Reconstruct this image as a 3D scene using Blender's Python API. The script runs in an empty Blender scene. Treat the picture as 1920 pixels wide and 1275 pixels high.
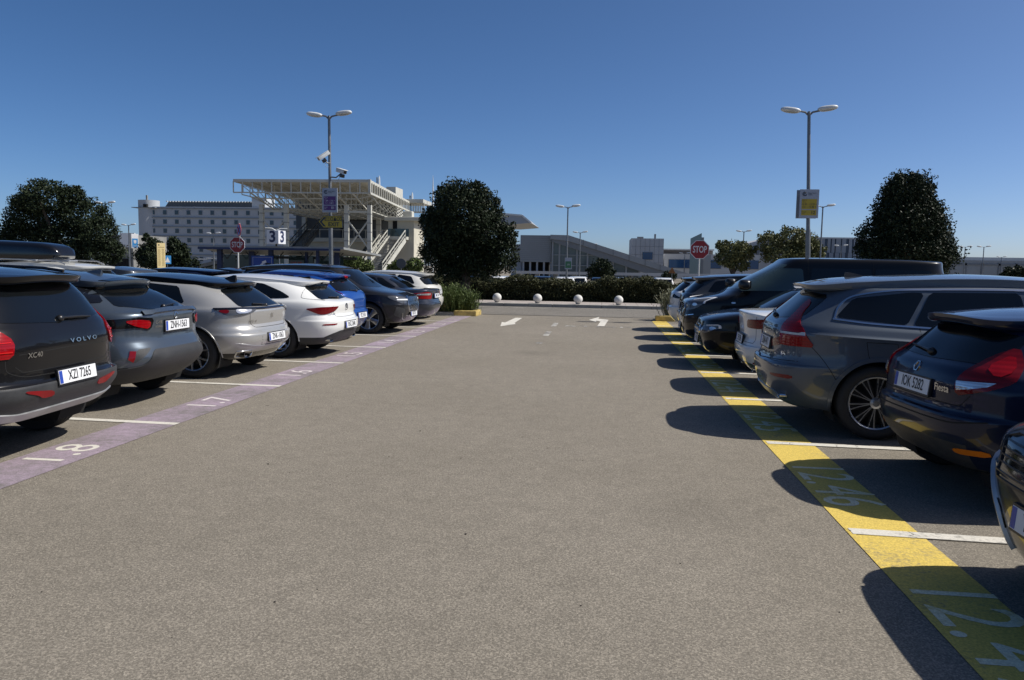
import bpy, bmesh, math, random
import numpy as np
from mathutils import Vector, Matrix, noise
from mathutils.bvhtree import BVHTree
from mathutils.geometry import delaunay_2d_cdt
R = math.radians
random.seed(7)
sc = bpy.context.scene
# ------------------------------------------------------------------ camera
CAM_H, FPX = 1.634, 1443.0
PITCH, YAW, ROLL = .0952, .1152, .0164
fw = Vector((-math.sin(YAW)*math.cos(PITCH), math.cos(YAW)*math.cos(PITCH), -math.sin(PITCH)))
r0 = Vector((math.cos(YAW), math.sin(YAW), 0)); u0 = r0.cross(fw)
RV = r0*math.cos(ROLL) + u0*math.sin(ROLL); UV = -r0*math.sin(ROLL) + u0*math.cos(ROLL)
cam_d = bpy.data.cameras.new('camera'); cam = bpy.data.objects.new('camera', cam_d); sc.collection.objects.link(cam)
cam.matrix_world = Matrix(((RV.x, UV.x, -fw.x, 0), (RV.y, UV.y, -fw.y, 0), (RV.z, UV.z, -fw.z, CAM_H), (0, 0, 0, 1)))
cam_d.sensor_width = 36; cam_d.lens = FPX/1920*36; cam_d.clip_start = .05; cam_d.clip_end = 5000
sc.camera = cam
# ------------------------------------------------------------------ sky, sun, exposure
SUN_EL, SUN_AZ = R(47), R(11)            # azimuth measured from +X towards +Y
w = bpy.data.worlds.new('World'); sc.world = w; w.use_nodes = True
nt = w.node_tree; bg = nt.nodes['Background']
sky = nt.nodes.new('ShaderNodeTexSky'); sky.sky_type = 'NISHITA'; sky.sun_disc = False
sky.sun_elevation = SUN_EL; sky.sun_rotation = math.pi/2 - SUN_AZ
sky.altitude = 50; sky.air_density = .5; sky.dust_density = 1.0; sky.ozone_density = 3.4
hs = nt.nodes.new('ShaderNodeHueSaturation'); hs.inputs['Saturation'].default_value = 1.18
nt.links.new(sky.outputs[0], hs.inputs['Color']); nt.links.new(hs.outputs[0], bg.inputs[0]); bg.inputs[1].default_value = .099
sd = bpy.data.lights.new('sun', 'SUN'); so = bpy.data.objects.new('sun', sd); sc.collection.objects.link(so)
sd.energy = 4.6; sd.angle = R(.55); sd.color = (1, .955, .88)
sv = Vector((math.cos(SUN_EL)*math.cos(SUN_AZ), math.cos(SUN_EL)*math.sin(SUN_AZ), math.sin(SUN_EL)))
so.rotation_euler = sv.to_track_quat('Z', 'Y').to_euler(); so.location = sv*60
sc.view_settings.view_transform = 'Standard'; sc.view_settings.look = 'None'
sc.view_settings.exposure = .25; sc.view_settings.gamma = 1
sc.cycles.max_bounces = 8; sc.cycles.use_denoising = True
# ------------------------------------------------------------------ photo pixel -> world
O0 = Vector((0, 0, CAM_H))
def ray(px, py): return fw + RV*((px-960)/FPX) - UV*((py-637.5)/FPX)
def G(px, py, z=0):
    d = ray(px, py); return O0 + d*((z-CAM_H)/d.z)
def A(px, py, Y):
    d = ray(px, py); return O0 + d*(Y/d.y)
# ------------------------------------------------------------------ materials
MATS = {}
def mat(name, col, rough=.6, metal=0, coat=0, noise_s=0, noise_a=.15, bump=0, bump_s=None, spec=.5, emis=None, coat_r=.03):
    if name in MATS: return MATS[name]
    m = bpy.data.materials.new(name); m.use_nodes = True; t = m.node_tree; b = t.nodes['Principled BSDF']
    b.inputs['Base Color'].default_value = (*col, 1); b.inputs['Roughness'].default_value = rough
    b.inputs['Metallic'].default_value = metal; b.inputs['Coat Weight'].default_value = coat
    b.inputs['Coat IOR'].default_value = 1.29 if max(col) < .012 else (1.33 if max(col) < .05 else 1.42); b.inputs['Coat Roughness'].default_value = coat_r; b.inputs['Specular IOR Level'].default_value = spec
    tc = t.nodes.new('ShaderNodeTexCoord')
    if noise_s:
        n = t.nodes.new('ShaderNodeTexNoise'); n.inputs['Scale'].default_value = noise_s; n.inputs['Detail'].default_value = 6
        t.links.new(tc.outputs['Object'], n.inputs['Vector'])
        mr = t.nodes.new('ShaderNodeMapRange'); mr.inputs['From Min'].default_value = .3; mr.inputs['From Max'].default_value = .7
        mr.inputs['To Min'].default_value = 1-noise_a; mr.inputs['To Max'].default_value = 1+noise_a
        t.links.new(n.outputs['Fac'], mr.inputs['Value'])
        mx = t.nodes.new('ShaderNodeVectorMath'); mx.operation = 'SCALE'; mx.inputs[0].default_value = col
        t.links.new(mr.outputs[0], mx.inputs['Scale']); t.links.new(mx.outputs[0], b.inputs['Base Color'])
        mr2 = t.nodes.new('ShaderNodeMapRange'); mr2.inputs['From Min'].default_value = .3; mr2.inputs['From Max'].default_value = .7
        mr2.inputs['To Min'].default_value = max(0, rough-.06); mr2.inputs['To Max'].default_value = min(1, rough+.08)
        t.links.new(n.outputs['Fac'], mr2.inputs['Value']); t.links.new(mr2.outputs[0], b.inputs['Roughness'])
    if bump:
        n2 = t.nodes.new('ShaderNodeTexNoise'); n2.inputs['Scale'].default_value = bump_s or 40; n2.inputs['Detail'].default_value = 4
        t.links.new(tc.outputs['Object'], n2.inputs['Vector'])
        bp = t.nodes.new('ShaderNodeBump'); bp.inputs['Strength'].default_value = bump; bp.inputs['Distance'].default_value = .02
        t.links.new(n2.outputs['Fac'], bp.inputs['Height']); t.links.new(bp.outputs[0], b.inputs['Normal'])
    if emis:
        b.inputs['Emission Color'].default_value = (*emis[:3], 1); b.inputs['Emission Strength'].default_value = emis[3]
    MATS[name] = m; return m
def paint(name, col, metal=.0, rough=.38):
    """Car paint: base under a clear coat, with metallic flake and a little road dust on the lower body."""
    if name in MATS: return MATS[name]
    m = mat(name, col, rough, metal, 1.0, 0, spec=.12, coat_r=.035); t = m.node_tree; b = t.nodes['Principled BSDF']
    tc = t.nodes.new('ShaderNodeTexCoord'); n = t.nodes.new('ShaderNodeTexNoise'); n.inputs['Scale'].default_value = 3.5; n.inputs['Detail'].default_value = 7
    t.links.new(tc.outputs['Object'], n.inputs['Vector'])
    sp = t.nodes.new('ShaderNodeSeparateXYZ'); t.links.new(tc.outputs['Object'], sp.inputs[0])
    mr = t.nodes.new('ShaderNodeMapRange'); mr.inputs['From Min'].default_value = .9; mr.inputs['From Max'].default_value = .2
    mr.inputs['To Min'].default_value = .002; mr.inputs['To Max'].default_value = .07; t.links.new(sp.outputs['Z'], mr.inputs['Value'])
    mu = t.nodes.new('ShaderNodeMath'); mu.operation = 'MULTIPLY'; t.links.new(mr.outputs[0], mu.inputs[0]); t.links.new(n.outputs['Fac'], mu.inputs[1])
    mx = t.nodes.new('ShaderNodeMix'); mx.data_type = 'RGBA'; mx.inputs['A'].default_value = (*col, 1); mx.inputs['B'].default_value = (.12, .11, .095, 1)
    t.links.new(mu.outputs[0], mx.inputs['Factor']); t.links.new(mx.outputs['Result'], b.inputs['Base Color'])
    r_ = t.nodes.new('ShaderNodeMapRange'); r_.inputs['To Min'].default_value = .01; r_.inputs['To Max'].default_value = .06
    t.links.new(n.outputs['Fac'], r_.inputs['Value']); t.links.new(r_.outputs[0], b.inputs['Coat Roughness'])
    return m
def lens(name, col, rough=.12, rib=0, metal=0.):
    if name in MATS: return MATS[name]
    m = mat(name, col, rough, metal, .35, spec=.25, coat_r=.02)
    if rib:
        t = m.node_tree; b = t.nodes['Principled BSDF']; tc = t.nodes.new('ShaderNodeTexCoord')
        wv = t.nodes.new('ShaderNodeTexWave'); wv.bands_direction = 'Z'; wv.inputs['Scale'].default_value = rib; wv.inputs['Distortion'].default_value = .6
        t.links.new(tc.outputs['Object'], wv.inputs['Vector'])
        mx = t.nodes.new('ShaderNodeMix'); mx.data_type = 'RGBA'; mx.inputs['A'].default_value = (*[c*.86 for c in col], 1); mx.inputs['B'].default_value = (*[min(1, c*1.12) for c in col], 1)
        t.links.new(wv.outputs['Fac'], mx.inputs['Factor']); t.links.new(mx.outputs['Result'], b.inputs['Base Color'])
        bp = t.nodes.new('ShaderNodeBump'); bp.inputs['Strength'].default_value = .08; bp.inputs['Distance'].default_value = .005
        t.links.new(wv.outputs['Fac'], bp.inputs['Height']); t.links.new(bp.outputs[0], b.inputs['Normal'])
    return m
M = dict(
    glass=mat('tinted_glass', (.004, .005, .006), .03, 0, 0, spec=.5), black=mat('black_trim', (.012, .012, .013), .35, noise_s=6),
    plastic=mat('grained_plastic', (.028, .029, .031), .55, noise_s=5, noise_a=.25, bump=.15, bump_s=300),
    gloss=mat('gloss_black', (.006, .006, .007), .12, coat=.8), tyre=mat('tyre_rubber', (.018, .018, .019), .75, noise_s=8, noise_a=.3),
    dark=mat('underbody_black', (.006, .006, .006), .9), rim=mat('alloy', (.45, .46, .48), .3, .9, noise_s=9), rimdark=mat('dark_alloy', (.03, .03, .033), .35, .6),
    chrome=mat('chrome', (.62, .63, .65), .12, 1.0), silver=mat('satin_silver', (.42, .43, .44), .38, .7, noise_s=6), red=lens('red_lens', (.24, .002, .005), rib=11),
    redd=lens('dark_red_lens', (.13, .003, .006), rib=9), redb=lens('bright_red_lens', (.5, .01, .01)), clear=lens('clear_lens', (.55, .57, .6), .15, rib=14, metal=.7),
    lampd=lens('headlamp_shell', (.10, .105, .115), .08, rib=10, metal=.3), smoke=lens('smoked_lens', (.004, .004, .005), .12), amber=lens('amber_lens', (.6, .16, .01)), white=mat('plate_white', (.72, .73, .74), .4), platetxt=mat('plate_ink', (.01, .01, .012), .5),
    blue=mat('plate_blue', (.02, .06, .35), .4), refl=lens('reflector_red', (.17, .003, .006)), seam=mat('panel_gap', (.004, .004, .004), .8), interior=mat('interior_grey', (.05, .05, .052), .8),
)
# ------------------------------------------------------------------ objects
def mesh_obj(name, V, F, m, parent=None, smooth=False, ang=35):
    me = bpy.data.meshes.new(name); me.from_pydata([tuple(v) for v in V], [], [tuple(f) for f in F])
    me.materials.append(m); me.update()
    if smooth:
        me.polygons.foreach_set('use_smooth', [True]*len(me.polygons))
        if ang: me.set_sharp_from_angle(angle=R(ang))
    o = bpy.data.objects.new(name, me); sc.collection.objects.link(o)
    if parent: o.parent = parent
    return o
def tag(o, label=None, cat=None, group=None, kind=None):
    if label: o['label'] = label
    if cat: o['category'] = cat
    if group: o['group'] = group
    if kind: o['kind'] = kind
    return o
def empty(name, loc, rz=0, label=None, cat=None, group=None):
    o = bpy.data.objects.new(name, None); sc.collection.objects.link(o); o.location = loc; o.rotation_euler = (0, 0, rz)
    o.empty_display_size = .2
    return tag(o, label, cat, group)
def copy_tree(o, parent=None):
    c = o.copy(); sc.collection.objects.link(c)
    if parent: c.parent = parent
    for ch in list(o.children): copy_tree(ch, c)
    return c
class MB:
    """collects simple shapes into one mesh"""
    def __init__(s): s.V = []; s.F = []
    def add(s, V, F):
        n = len(s.V); s.V += [Vector(v) for v in V]; s.F += [tuple(i+n for i in f) for f in F]; return s
    def box(s, c, d, rz=0, bev=0):
        x, y, z = [q/2 for q in d]
        if bev:
            bm = bmesh.new(); bmesh.ops.create_cube(bm, size=1); bmesh.ops.scale(bm, vec=d, verts=bm.verts)
            bmesh.ops.bevel(bm, geom=bm.edges[:], offset=bev, segments=2, affect='EDGES', profile=.6)
            V = [v.co.copy() for v in bm.verts]; F = [[v.index for v in f.verts] for f in bm.faces]; bm.free()
        else:
            V = [Vector((a*x, b*y, e*z)) for a in (-1, 1) for b in (-1, 1) for e in (-1, 1)]
            F = [(0, 1, 3, 2), (4, 6, 7, 5), (0, 4, 5, 1), (2, 3, 7, 6), (0, 2, 6, 4), (1, 5, 7, 3)]
        m = Matrix.Rotation(rz, 3, 'Z'); return s.add([m @ v + Vector(c) for v in V], F)
    def prism(s, pts, a, b):
        """planar polygon pts (3D) between offsets a and b vectors"""
        n = len(pts); V = [Vector(p)+Vector(a) for p in pts]+[Vector(p)+Vector(b) for p in pts]
        F = [tuple(range(n))[::-1], tuple(range(n, 2*n))]+[(i, (i+1) % n, n+(i+1) % n, n+i) for i in range(n)]
        return s.add(V, F)
    def bar(s, p, q, w, h=None):
        p = Vector(p); q = Vector(q); h = h or w; d = (q-p)
        if d.length < 1e-6: return s
        d.normalize(); a = Vector((0, 0, 1)) if abs(d.z) < .95 else Vector((1, 0, 0))
        e1 = d.cross(a).normalized()*w/2; e2 = d.cross(e1).normalized()*h/2
        V = [o+x*e1+y*e2 for o in (p, q) for x, y in ((-1, -1), (1, -1), (1, 1), (-1, 1))]
        return s.add(V, [(0, 1, 2, 3), (7, 6, 5, 4), (0, 4, 5, 1), (1, 5, 6, 2), (2, 6, 7, 3), (3, 7, 4, 0)])
    def tube(s, pts, r, n=10, cap=True):
        pts = [Vector(p) for p in pts]; rs = r if isinstance(r, (list, tuple)) else [r]*len(pts); V = []; F = []
        for i, p in enumerate(pts):
            d = (pts[min(i+1, len(pts)-1)]-pts[max(i-1, 0)]).normalized(); a = Vector((0, 0, 1)) if abs(d.z) < .9 else Vector((1, 0, 0))
            e1 = d.cross(a).normalized(); e2 = d.cross(e1).normalized()
            V += [p+(e1*math.cos(t)+e2*math.sin(t))*rs[i] for t in [2*math.pi*k/n for k in range(n)]]
        for i in range(len(pts)-1):
            for k in range(n): F.append((i*n+k, i*n+(k+1) % n, (i+1)*n+(k+1) % n, (i+1)*n+k))
        if cap: F += [tuple(range(n))[::-1], tuple(range((len(pts)-1)*n, len(pts)*n))]
        return s.add(V, F)
    def ell(s, c, rad, n=16, m=10, rot=None, pw=1):
        V = []; F = []; sg = lambda a: (abs(a)**pw)*(1 if a >= 0 else -1)
        for i in range(m+1):
            t = math.pi*i/m
            for k in range(n):
                f = 2*math.pi*k/n; v = Vector((rad[0]*sg(math.sin(t))*sg(math.cos(f)), rad[1]*sg(math.sin(t))*sg(math.sin(f)), rad[2]*sg(math.cos(t))))
                V.append((rot @ v if rot else v)+Vector(c))
        for i in range(m):
            for k in range(n): F.append((i*n+k, (i+1)*n+k, (i+1)*n+(k+1) % n, i*n+(k+1) % n))
        return s.add(V, F)
    def build(s, name, m, parent=None, smooth=False, ang=35, **k):
        o = mesh_obj(name, s.V, s.F, m, parent, smooth, ang)
        if k: tag(o, **k)
        return o
# text -> 2D triangles
_tc = {}
def text_mesh(s, size=1., sx=1., bold=0., align='CENTER'):
    key = (s, bold, align)
    if key not in _tc:
        cu = bpy.data.curves.new('t', 'FONT'); cu.body = s; cu.size = 1; cu.align_x = align; cu.align_y = 'CENTER'; cu.offset = bold; cu.resolution_u = 3
        ob = bpy.data.objects.new('t', cu); sc.collection.objects.link(ob); dg = bpy.context.evaluated_depsgraph_get()
        me = bpy.data.meshes.new_from_object(ob.evaluated_get(dg))
        V = [v.co.copy() for v in me.vertices]; F = [tuple(p.vertices) for p in me.polygons]
        bpy.data.objects.remove(ob); bpy.data.curves.remove(cu); bpy.data.meshes.remove(me)
        _tc[key] = (V, F)
    V, F = _tc[key]
    return [(v.x*size*sx, v.y*size) for v in V], F
def flat_text(name, s, c, right, up, size, m, parent=None, sx=1., bold=0., align='CENTER', lift=0.0):
    V, F = text_mesh(s, size, sx, bold, align); c = Vector(c); right = Vector(right).normalized(); up = Vector(up).normalized(); n = right.cross(up)
    return mesh_obj(name, [c+right*a+up*b+n*lift for a, b in V], F, m, parent)
# ================================================================== vehicles
def pchip(x, y, xi):
    x = np.asarray(x, float); y = np.asarray(y, float); xi = np.clip(xi, x[0], x[-1])
    sh = y.shape; y = y.reshape(len(x), -1); h = np.diff(x)[:, None]; dl = np.diff(y, axis=0)/h; d = np.zeros_like(y)
    if len(x) > 2:
        w1 = 2*h[1:]+h[:-1]; w2 = h[1:]+2*h[:-1]; a, b = dl[:-1], dl[1:]
        with np.errstate(all='ignore'): hm = (w1+w2)/(w1/a+w2/b)
        d[1:-1] = np.where(a*b > 0, hm, 0)
    d[0] = dl[0]; d[-1] = dl[-1]
    i = np.clip(np.searchsorted(x, xi, side='right')-1, 0, len(x)-2); t = ((xi-x[i])/(x[i+1]-x[i]))[:, None]; hh = (x[i+1]-x[i])[:, None]
    out = (2*t**3-3*t**2+1)*y[i]+(t**3-2*t**2+t)*hh*d[i]+(-2*t**3+3*t**2)*y[i+1]+(t**3-t**2)*hh*d[i+1]
    return out.reshape((len(xi),)+sh[1:])
NA, NB = 46, 46
def outline(xr, xf, w, xm, pr, qr, pf, qf):
    t = np.linspace(0, math.pi/2, 160); pts = []
    x = xm-(xm-xr)*np.cos(t)**(2/pr); y = w*np.sin(t)**(2/qr); y[0] = 0; x[-1] = xm
    x2 = xm+(xf-xm)*np.cos(t[::-1])**(2/pf); y2 = w*np.sin(t[::-1])**(2/qf); x2[0] = xm; y2[-1] = 0
    def rs(x, y, n):
        s = np.concatenate([[0], np.cumsum(np.hypot(np.diff(x), np.diff(y)))]); q = np.linspace(0, s[-1], n+1)
        return np.interp(q, s, x), np.interp(q, s, y)
    a = rs(x, y, NA); b = rs(x2, y2, NB)
    return np.concatenate([a[0], b[0][1:]]), np.concatenate([a[1], b[1][1:]])
class Car:
    """rows: (xr, xf, w, z | [(x,z)..] | 'roof', [pr,qr,pf,qf]); x from the rear bumper forward, y left, z up"""
    def __init__(s, name, spec, loc, rz, label, cat='car', group=None):
        s.sp = spec; s.root = empty(name, loc, rz, label, cat, group); s.mw = Matrix.Translation(loc) @ Matrix.Rotation(rz, 4, 'Z'); s.mi = s.mw.inverted()
        s.body()
    def body(s):
        sp = s.sp; xm = sp.get('xm', sp['L']*.48); rows = []; roof = sp['roof']; crown = sp.get('crown', .05); wr = sp['wroof']
        s.klev = []
        for r in sp['rows']:
            e = r[4] if len(r) > 4 and r[4] else sp.get('exp', (9, 3, 8, 2.6)); x, y = outline(r[0], r[1], max(r[2], 1e-4), xm, *e)
            if r[3] == 'roof' or (isinstance(r[3], tuple) and r[3][0] == 'roof'): z = pchip([p[0] for p in roof], [p[1] for p in roof], x)-crown*(y/wr)**2+(0 if r[3] == 'roof' else r[3][1])
            elif isinstance(r[3], (int, float)): z = np.full_like(x, r[3])
            else: z = pchip([p[0] for p in r[3]], [p[1] for p in r[3]], x)
            rows.append(np.stack([x, y, z], 1))
        P = np.array(rows); d = np.linalg.norm(np.diff(P, axis=0), axis=2).mean(1); k = np.concatenate([[0], np.cumsum(np.maximum(d, .004))])
        kk = [0.]; lev = [0.]
        for i in range(len(d)):
            n = max(1, min(9, int(round((k[i+1]-k[i])/.04)))); n = max(n, 2) if d[i] > .02 else n
            for j in range(1, n+1): kk.append(k[i]+(k[i+1]-k[i])*j/n); lev.append(i+j/n)
        Pn = pchip(k, P, np.array(kk)); lev = np.array(lev)
        ta = np.ones(Pn.shape[:2])
        for xw in sp['wheels']:                                        # flared arches
            g = np.exp(-((Pn[:, :, 0]-xw)/.42)**4)*np.exp(-((Pn[:, :, 2]-.55)/.28)**2); Pn[:, :, 1] += sp.get('flare', .018)*g*(Pn[:, :, 1] > .55)
        nk, nj = Pn.shape[:2]; ring = 2*(nj-1); V = []
        for i in range(nk):
            V += [tuple(p) for p in Pn[i]]+[(p[0], -p[1], p[2]) for p in Pn[i][-2:0:-1]]
        F = []; FL = []
        for i in range(nk-1):
            for j in range(ring):
                a, b = i*ring+j, i*ring+(j+1) % ring; F.append((a, a+ring, b+ring, b)); FL.append((lev[i]+lev[i+1])/2)
        s.bvh = BVHTree.FromPolygons(V, F); Vn = np.array(V); Ra = sp['Ra']; zw = sp['Rt']
        # wheel arches: drop faces inside the circle, snap the rim onto it
        keep = []; C = Vn[np.array(F)].mean(1)
        dead = np.zeros(len(F), bool)
        for xw in sp['wheels']: dead |= (np.hypot(C[:, 0]-xw, C[:, 2]-zw) < Ra) & (np.abs(C[:, 1]) > .5)
        use = np.zeros(len(V), int); dv = np.zeros(len(V), bool)
        for f, dd in zip(F, dead):
            for v in f:
                if dd: dv[v] = True
                else: use[v] = 1
        for v in np.where(dv & (use > 0))[0]:
            for xw in sp['wheels']:
                dx, dz = Vn[v, 0]-xw, Vn[v, 2]-zw; rr = math.hypot(dx, dz)
                if rr < Ra*1.35: Vn[v, 0] = xw+dx/rr*Ra; Vn[v, 2] = zw+dz/rr*Ra
        groups = {}
        spl = sp.get('split', lambda c, l: 'body')
        for f, dd, l, c in zip(F, dead, FL, C):
            if not dd: groups.setdefault(spl(c, l), []).append(f)
        groups.setdefault('underbody', []).append(tuple(range(ring)))
        for nm, fs in groups.items():
            idx = sorted({v for f in fs for v in f}); mp = {v: i for i, v in enumerate(idx)}
            bm = bmesh.new(); vs = [bm.verts.new(Vn[v]) for v in idx]
            for f in fs:
                try: bm.faces.new([vs[mp[v]] for v in f])
                except ValueError: pass
            bmesh.ops.remove_doubles(bm, verts=bm.verts, dist=2e-4); bmesh.ops.dissolve_degenerate(bm, dist=1e-4, edges=bm.edges)
            bmesh.ops.recalc_face_normals(bm, faces=bm.faces)
            # the outside is away from the middle
            t = sum(((f.calc_center_median()-Vector((sp['L']/2, 0, .6))).dot(f.normal) * f.calc_area() for f in bm.faces))
            if t < 0: bmesh.ops.reverse_faces(bm, faces=bm.faces)
            bm.verts.ensure_lookup_table(); seen = set(); isl = []
            for v0 in bm.verts:
                if v0.index in seen: continue
                st = [v0]; seen.add(v0.index); g = []
                while st:
                    v = st.pop(); g.append(v.index)
                    for e in v.link_edges:
                        q = e.other_vert(v)
                        if q.index not in seen: seen.add(q.index); st.append(q)
                isl.append(g)
            for g in isl:
                if len(g) < 12 and nm != 'underbody': continue
                g = sorted(g); mp2 = {v: i for i, v in enumerate(g)}; fs2 = [[mp2[v.index] for v in f.verts] for f in bm.faces if f.verts[0].index in mp2]
                if fs2: mesh_obj(nm, [bm.verts[v].co.copy() for v in g], fs2, sp['mats'].get(nm, M['dark'] if nm == 'underbody' else M['plastic']), s.root, nm != 'underbody', 40)
            bm.free()
        # arch lips and wells
        aw = sp.get('lip', .03); lm = sp['mats'].get('lip', sp['mats']['body']); zl = sp.get('zsill', .3)
        for xw in sp['wheels']:
            for sg in (1, -1):
                V = []; F = []; n = 40; a0 = math.asin(min(.99, (zl-zw)/Ra)) if zl > zw-Ra else -.3; a0 = max(a0, -.35)
                for i in range(n+1):
                    a = a0+(math.pi-2*a0)*i/n
                    for rr, off, dy in ((Ra-.004, .003, -.07), (Ra-.004, .005, 0), (Ra+aw, .005, 0), (Ra+aw+.004, -.004, 0)):
                        x = xw+rr*math.cos(a); z = zw+rr*math.sin(a); h = s.bvh.ray_cast(Vector((x, 3*sg, z)), Vector((0, -sg, 0)))
                        y = h[0].y if h[0] else sg*.85
                        V.append((x, y+sg*(off+dy), z))
                for i in range(n):
                    for k in range(3): F.append((4*i+k, 4*i+k+1, 4*i+k+5, 4*i+k+4))
                mesh_obj('wheel_arch', V, F, lm, s.root, True)
                b = MB(); yo = sg*(sp['W']/2-.05); yi = sg*.48
                V = []; F = []
                for i in range(25):
                    a = -.5+(math.pi+1)*i/24; x = xw+(Ra+.006)*math.cos(a); z = zw+(Ra+.006)*math.sin(a); V += [(x, yo, z), (x, yi, z)]
                for i in range(24): F.append((2*i, 2*i+1, 2*i+3, 2*i+2))
                F.append(tuple(range(1, 50, 2))); b.add(V, F); b.build('wheel_well', M['dark'], s.root)
        for xw in sp['wheels']:
            for sg in (1, -1): s.wheel(xw, sg)
    def wheel(s, xw, sg):
        sp = s.sp; Rt = sp['Rt']; tw = sp.get('tw', .225); yo = sg*(sp['W']/2-sp.get('wheel_in', .03)); st = sp.get('rimstyle', ('spoke', 5)); rr = Rt*sp.get('rimr', .70)
        w = empty('wheel', (xw, yo, Rt)); w.parent = s.root; w.rotation_euler = (0, (xw*7.3) % 1.2, 0)
        def lathe(prof, n=56):
            V = []; F = []
            for k in range(n):
                a = 2*math.pi*k/n; V += [(r*math.cos(a), y*-sg, r*math.sin(a)) for r, y in prof]
            m = len(prof)
            for k in range(n):
                for i in range(m-1): F.append((k*m+i, k*m+i+1, ((k+1) % n)*m+i+1, ((k+1) % n)*m+i))
            return V, F
        V, F = lathe([(rr, .015), (rr+.015, .0), (rr+(Rt-rr)*.55, -.008), (Rt-.022, .006), (Rt-.004, .028), (Rt, .05), (Rt-.001, .075), (Rt-.009, .079), (Rt-.009, .085), (Rt, .089), (Rt, tw-.089), (Rt-.009, tw-.085), (Rt-.009, tw-.079), (Rt-.001, tw-.075), (Rt, tw-.05), (Rt-.022, tw-.006), (rr, tw)])
        mesh_obj('tyre', V, F, M['tyre'], w, True, 50)
        rm = st[2] if len(st) > 2 else M['rim']
        V, F = lathe([(rr+.002, .012), (rr-.004, .004), (rr-.016, .012), (rr-.022, .05), (rr-.03, tw-.02)])
        b = MB(); b.add(V, F); n = st[1]; hub = .055
        def spoke(a0, a1, w0, w1, dy0=.018, dy1=.012, r0=hub*.7, r1=rr-.012):
            V = []
            for (r, a, wd, y, th) in ((r0, a0, w0, dy0, .03), ((r0+r1)/2, (a0+a1)/2, (w0+w1)/2*.92, (dy0+dy1)/2-.004+.012, .026), (r1, a1, w1, dy1, .022)):
                c, sn = math.cos(a), math.sin(a)
                for k, yy in ((-1, y+.008), (-.7, y), (.7, y), (1, y+.008), (1, y+th), (-1, y+th)):
                    V.append((r*c-sn*k*wd/2, -sg*yy, r*sn+c*k*wd/2))
            b.add(V, [(i*6+k, i*6+(k+1) % 6, (i+1)*6+(k+1) % 6, (i+1)*6+k) for i in range(2) for k in range(6)])
        for k in range(n):
            a = 2*math.pi*k/n
            if st[0] == 'spoke': spoke(a, a, .085, .06)
            elif st[0] == 'double': spoke(a-.05, a-.11, .012, .013); spoke(a+.05, a+.11, .012, .013)
            elif st[0] == 'wide': spoke(a, a, .07, .15)
            elif st[0] == 'vee': spoke(a-.05, a-.3, .04, .028); spoke(a+.05, a+.3, .04, .028)
            elif st[0] == 'cover': spoke(a, a+.12, .05, .075)
        V, F = lathe([(.001, .006), (.03, .006), (.034, .012), (hub, .018), (hub, .05)], 24); b.add(V, F)
        b.build('rim', rm, w, True, 30)
        b = MB()
        if st[0] == 'double':
            for k in range(n):
                a = 2*math.pi*k/n; c, sn = math.cos(a), math.sin(a); r1 = rr-.02; b.add([(r*c-sn*q, -sg*.024, r*sn+c*q) for r, q in ((hub, -.018), (r1, -.045), (r1, .045), (hub, .018))], [(0, 1, 2, 3)])
        V, F = lathe([(.001, .075), (rr*.62, .075), (rr*.62, .09), (rr-.02, .13)], 32); b.add(V, F); b.build('brake_disc', M['rimdark'] if st[0] != 'double' else M['dark'], w, True)
    # ---- patches lying on the body
    def cast(s, p, d):
        dd = Vector(d).normalized(); h = s.bvh.ray_cast(Vector(p)-dd*12, dd)
        if h[0] is None:
            q = s.bvh.find_nearest(Vector(p)); return q[0], q[1]
        return h[0], h[1]
    def px(s, pts):
        """photo pixels -> local points on this body"""
        out = []; o = s.mi @ O0
        for p in pts:
            d = (s.mi.to_3x3() @ ray(*p)).normalized(); h = s.bvh.ray_cast(o, d)
            if h[0] is None:
                # slide to closest approach
                best = min((s.bvh.find_nearest(o+d*t) for t in np.linspace(3, 45, 400)), key=lambda q: q[3]); out.append(best[0])
            else: out.append(h[0])
        return out
    @staticmethod
    def plane(d):
        d = Vector(d).normalized(); up = Vector((0, 0, 1)) if abs(d.z) < .9 else Vector((1, 0, 0)); e1 = d.cross(up).normalized(); return d, e1, e1.cross(d).normalized()
    @staticmethod
    def to3(pts, view):
        if view == 'R': return [Vector((0, a, b)) for a, b in pts], (1, 0, 0)
        if view == 'F': return [Vector((0, a, b)) for a, b in pts], (-1, 0, 0)
        if view == 'S': return [Vector((a, 0, b)) for a, b in pts], (0, -1, 0)
        if view == 'T': return [Vector((a, b, 0)) for a, b in pts], (0, 0, -1)
    def patch(s, name, pts, view, m, off=.004, mirror=True, rnd=1, parent=None, g=.045, sub=True):
        if isinstance(view, str): P, d = s.to3(pts, view)
        else: P, d = [(s.cast(p, (1, 0, 0))[0] if p[0] == 0 else Vector(p)) for p in pts], view
        d, e1, e2 = s.plane(d); pl = [(p.dot(e1), p.dot(e2)) for p in P]
        for _ in range(rnd):
            q = []
            for i in range(len(pl)):
                a, b = pl[i], pl[(i+1) % len(pl)]; L = math.hypot(b[0]-a[0], b[1]-a[1]); t = min(.25, .03/max(L, 1e-6)); t2 = 1-t
                q += [(a[0]*t2+b[0]*t, a[1]*t2+b[1]*t), (a[0]*t+b[0]*t2, a[1]*t+b[1]*t2)]
            pl = q
        b2 = []
        for i in range(len(pl)):
            a, b = pl[i], pl[(i+1) % len(pl)]; L = math.hypot(b[0]-a[0], b[1]-a[1]); n = max(1, int(L/g+.5))
            b2 += [(a[0]+(b[0]-a[0])*k/n, a[1]+(b[1]-a[1])*k/n) for k in range(n)]
        ar = sum(b2[i][0]*b2[(i+1) % len(b2)][1]-b2[(i+1) % len(b2)][0]*b2[i][1] for i in range(len(b2)))
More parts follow.
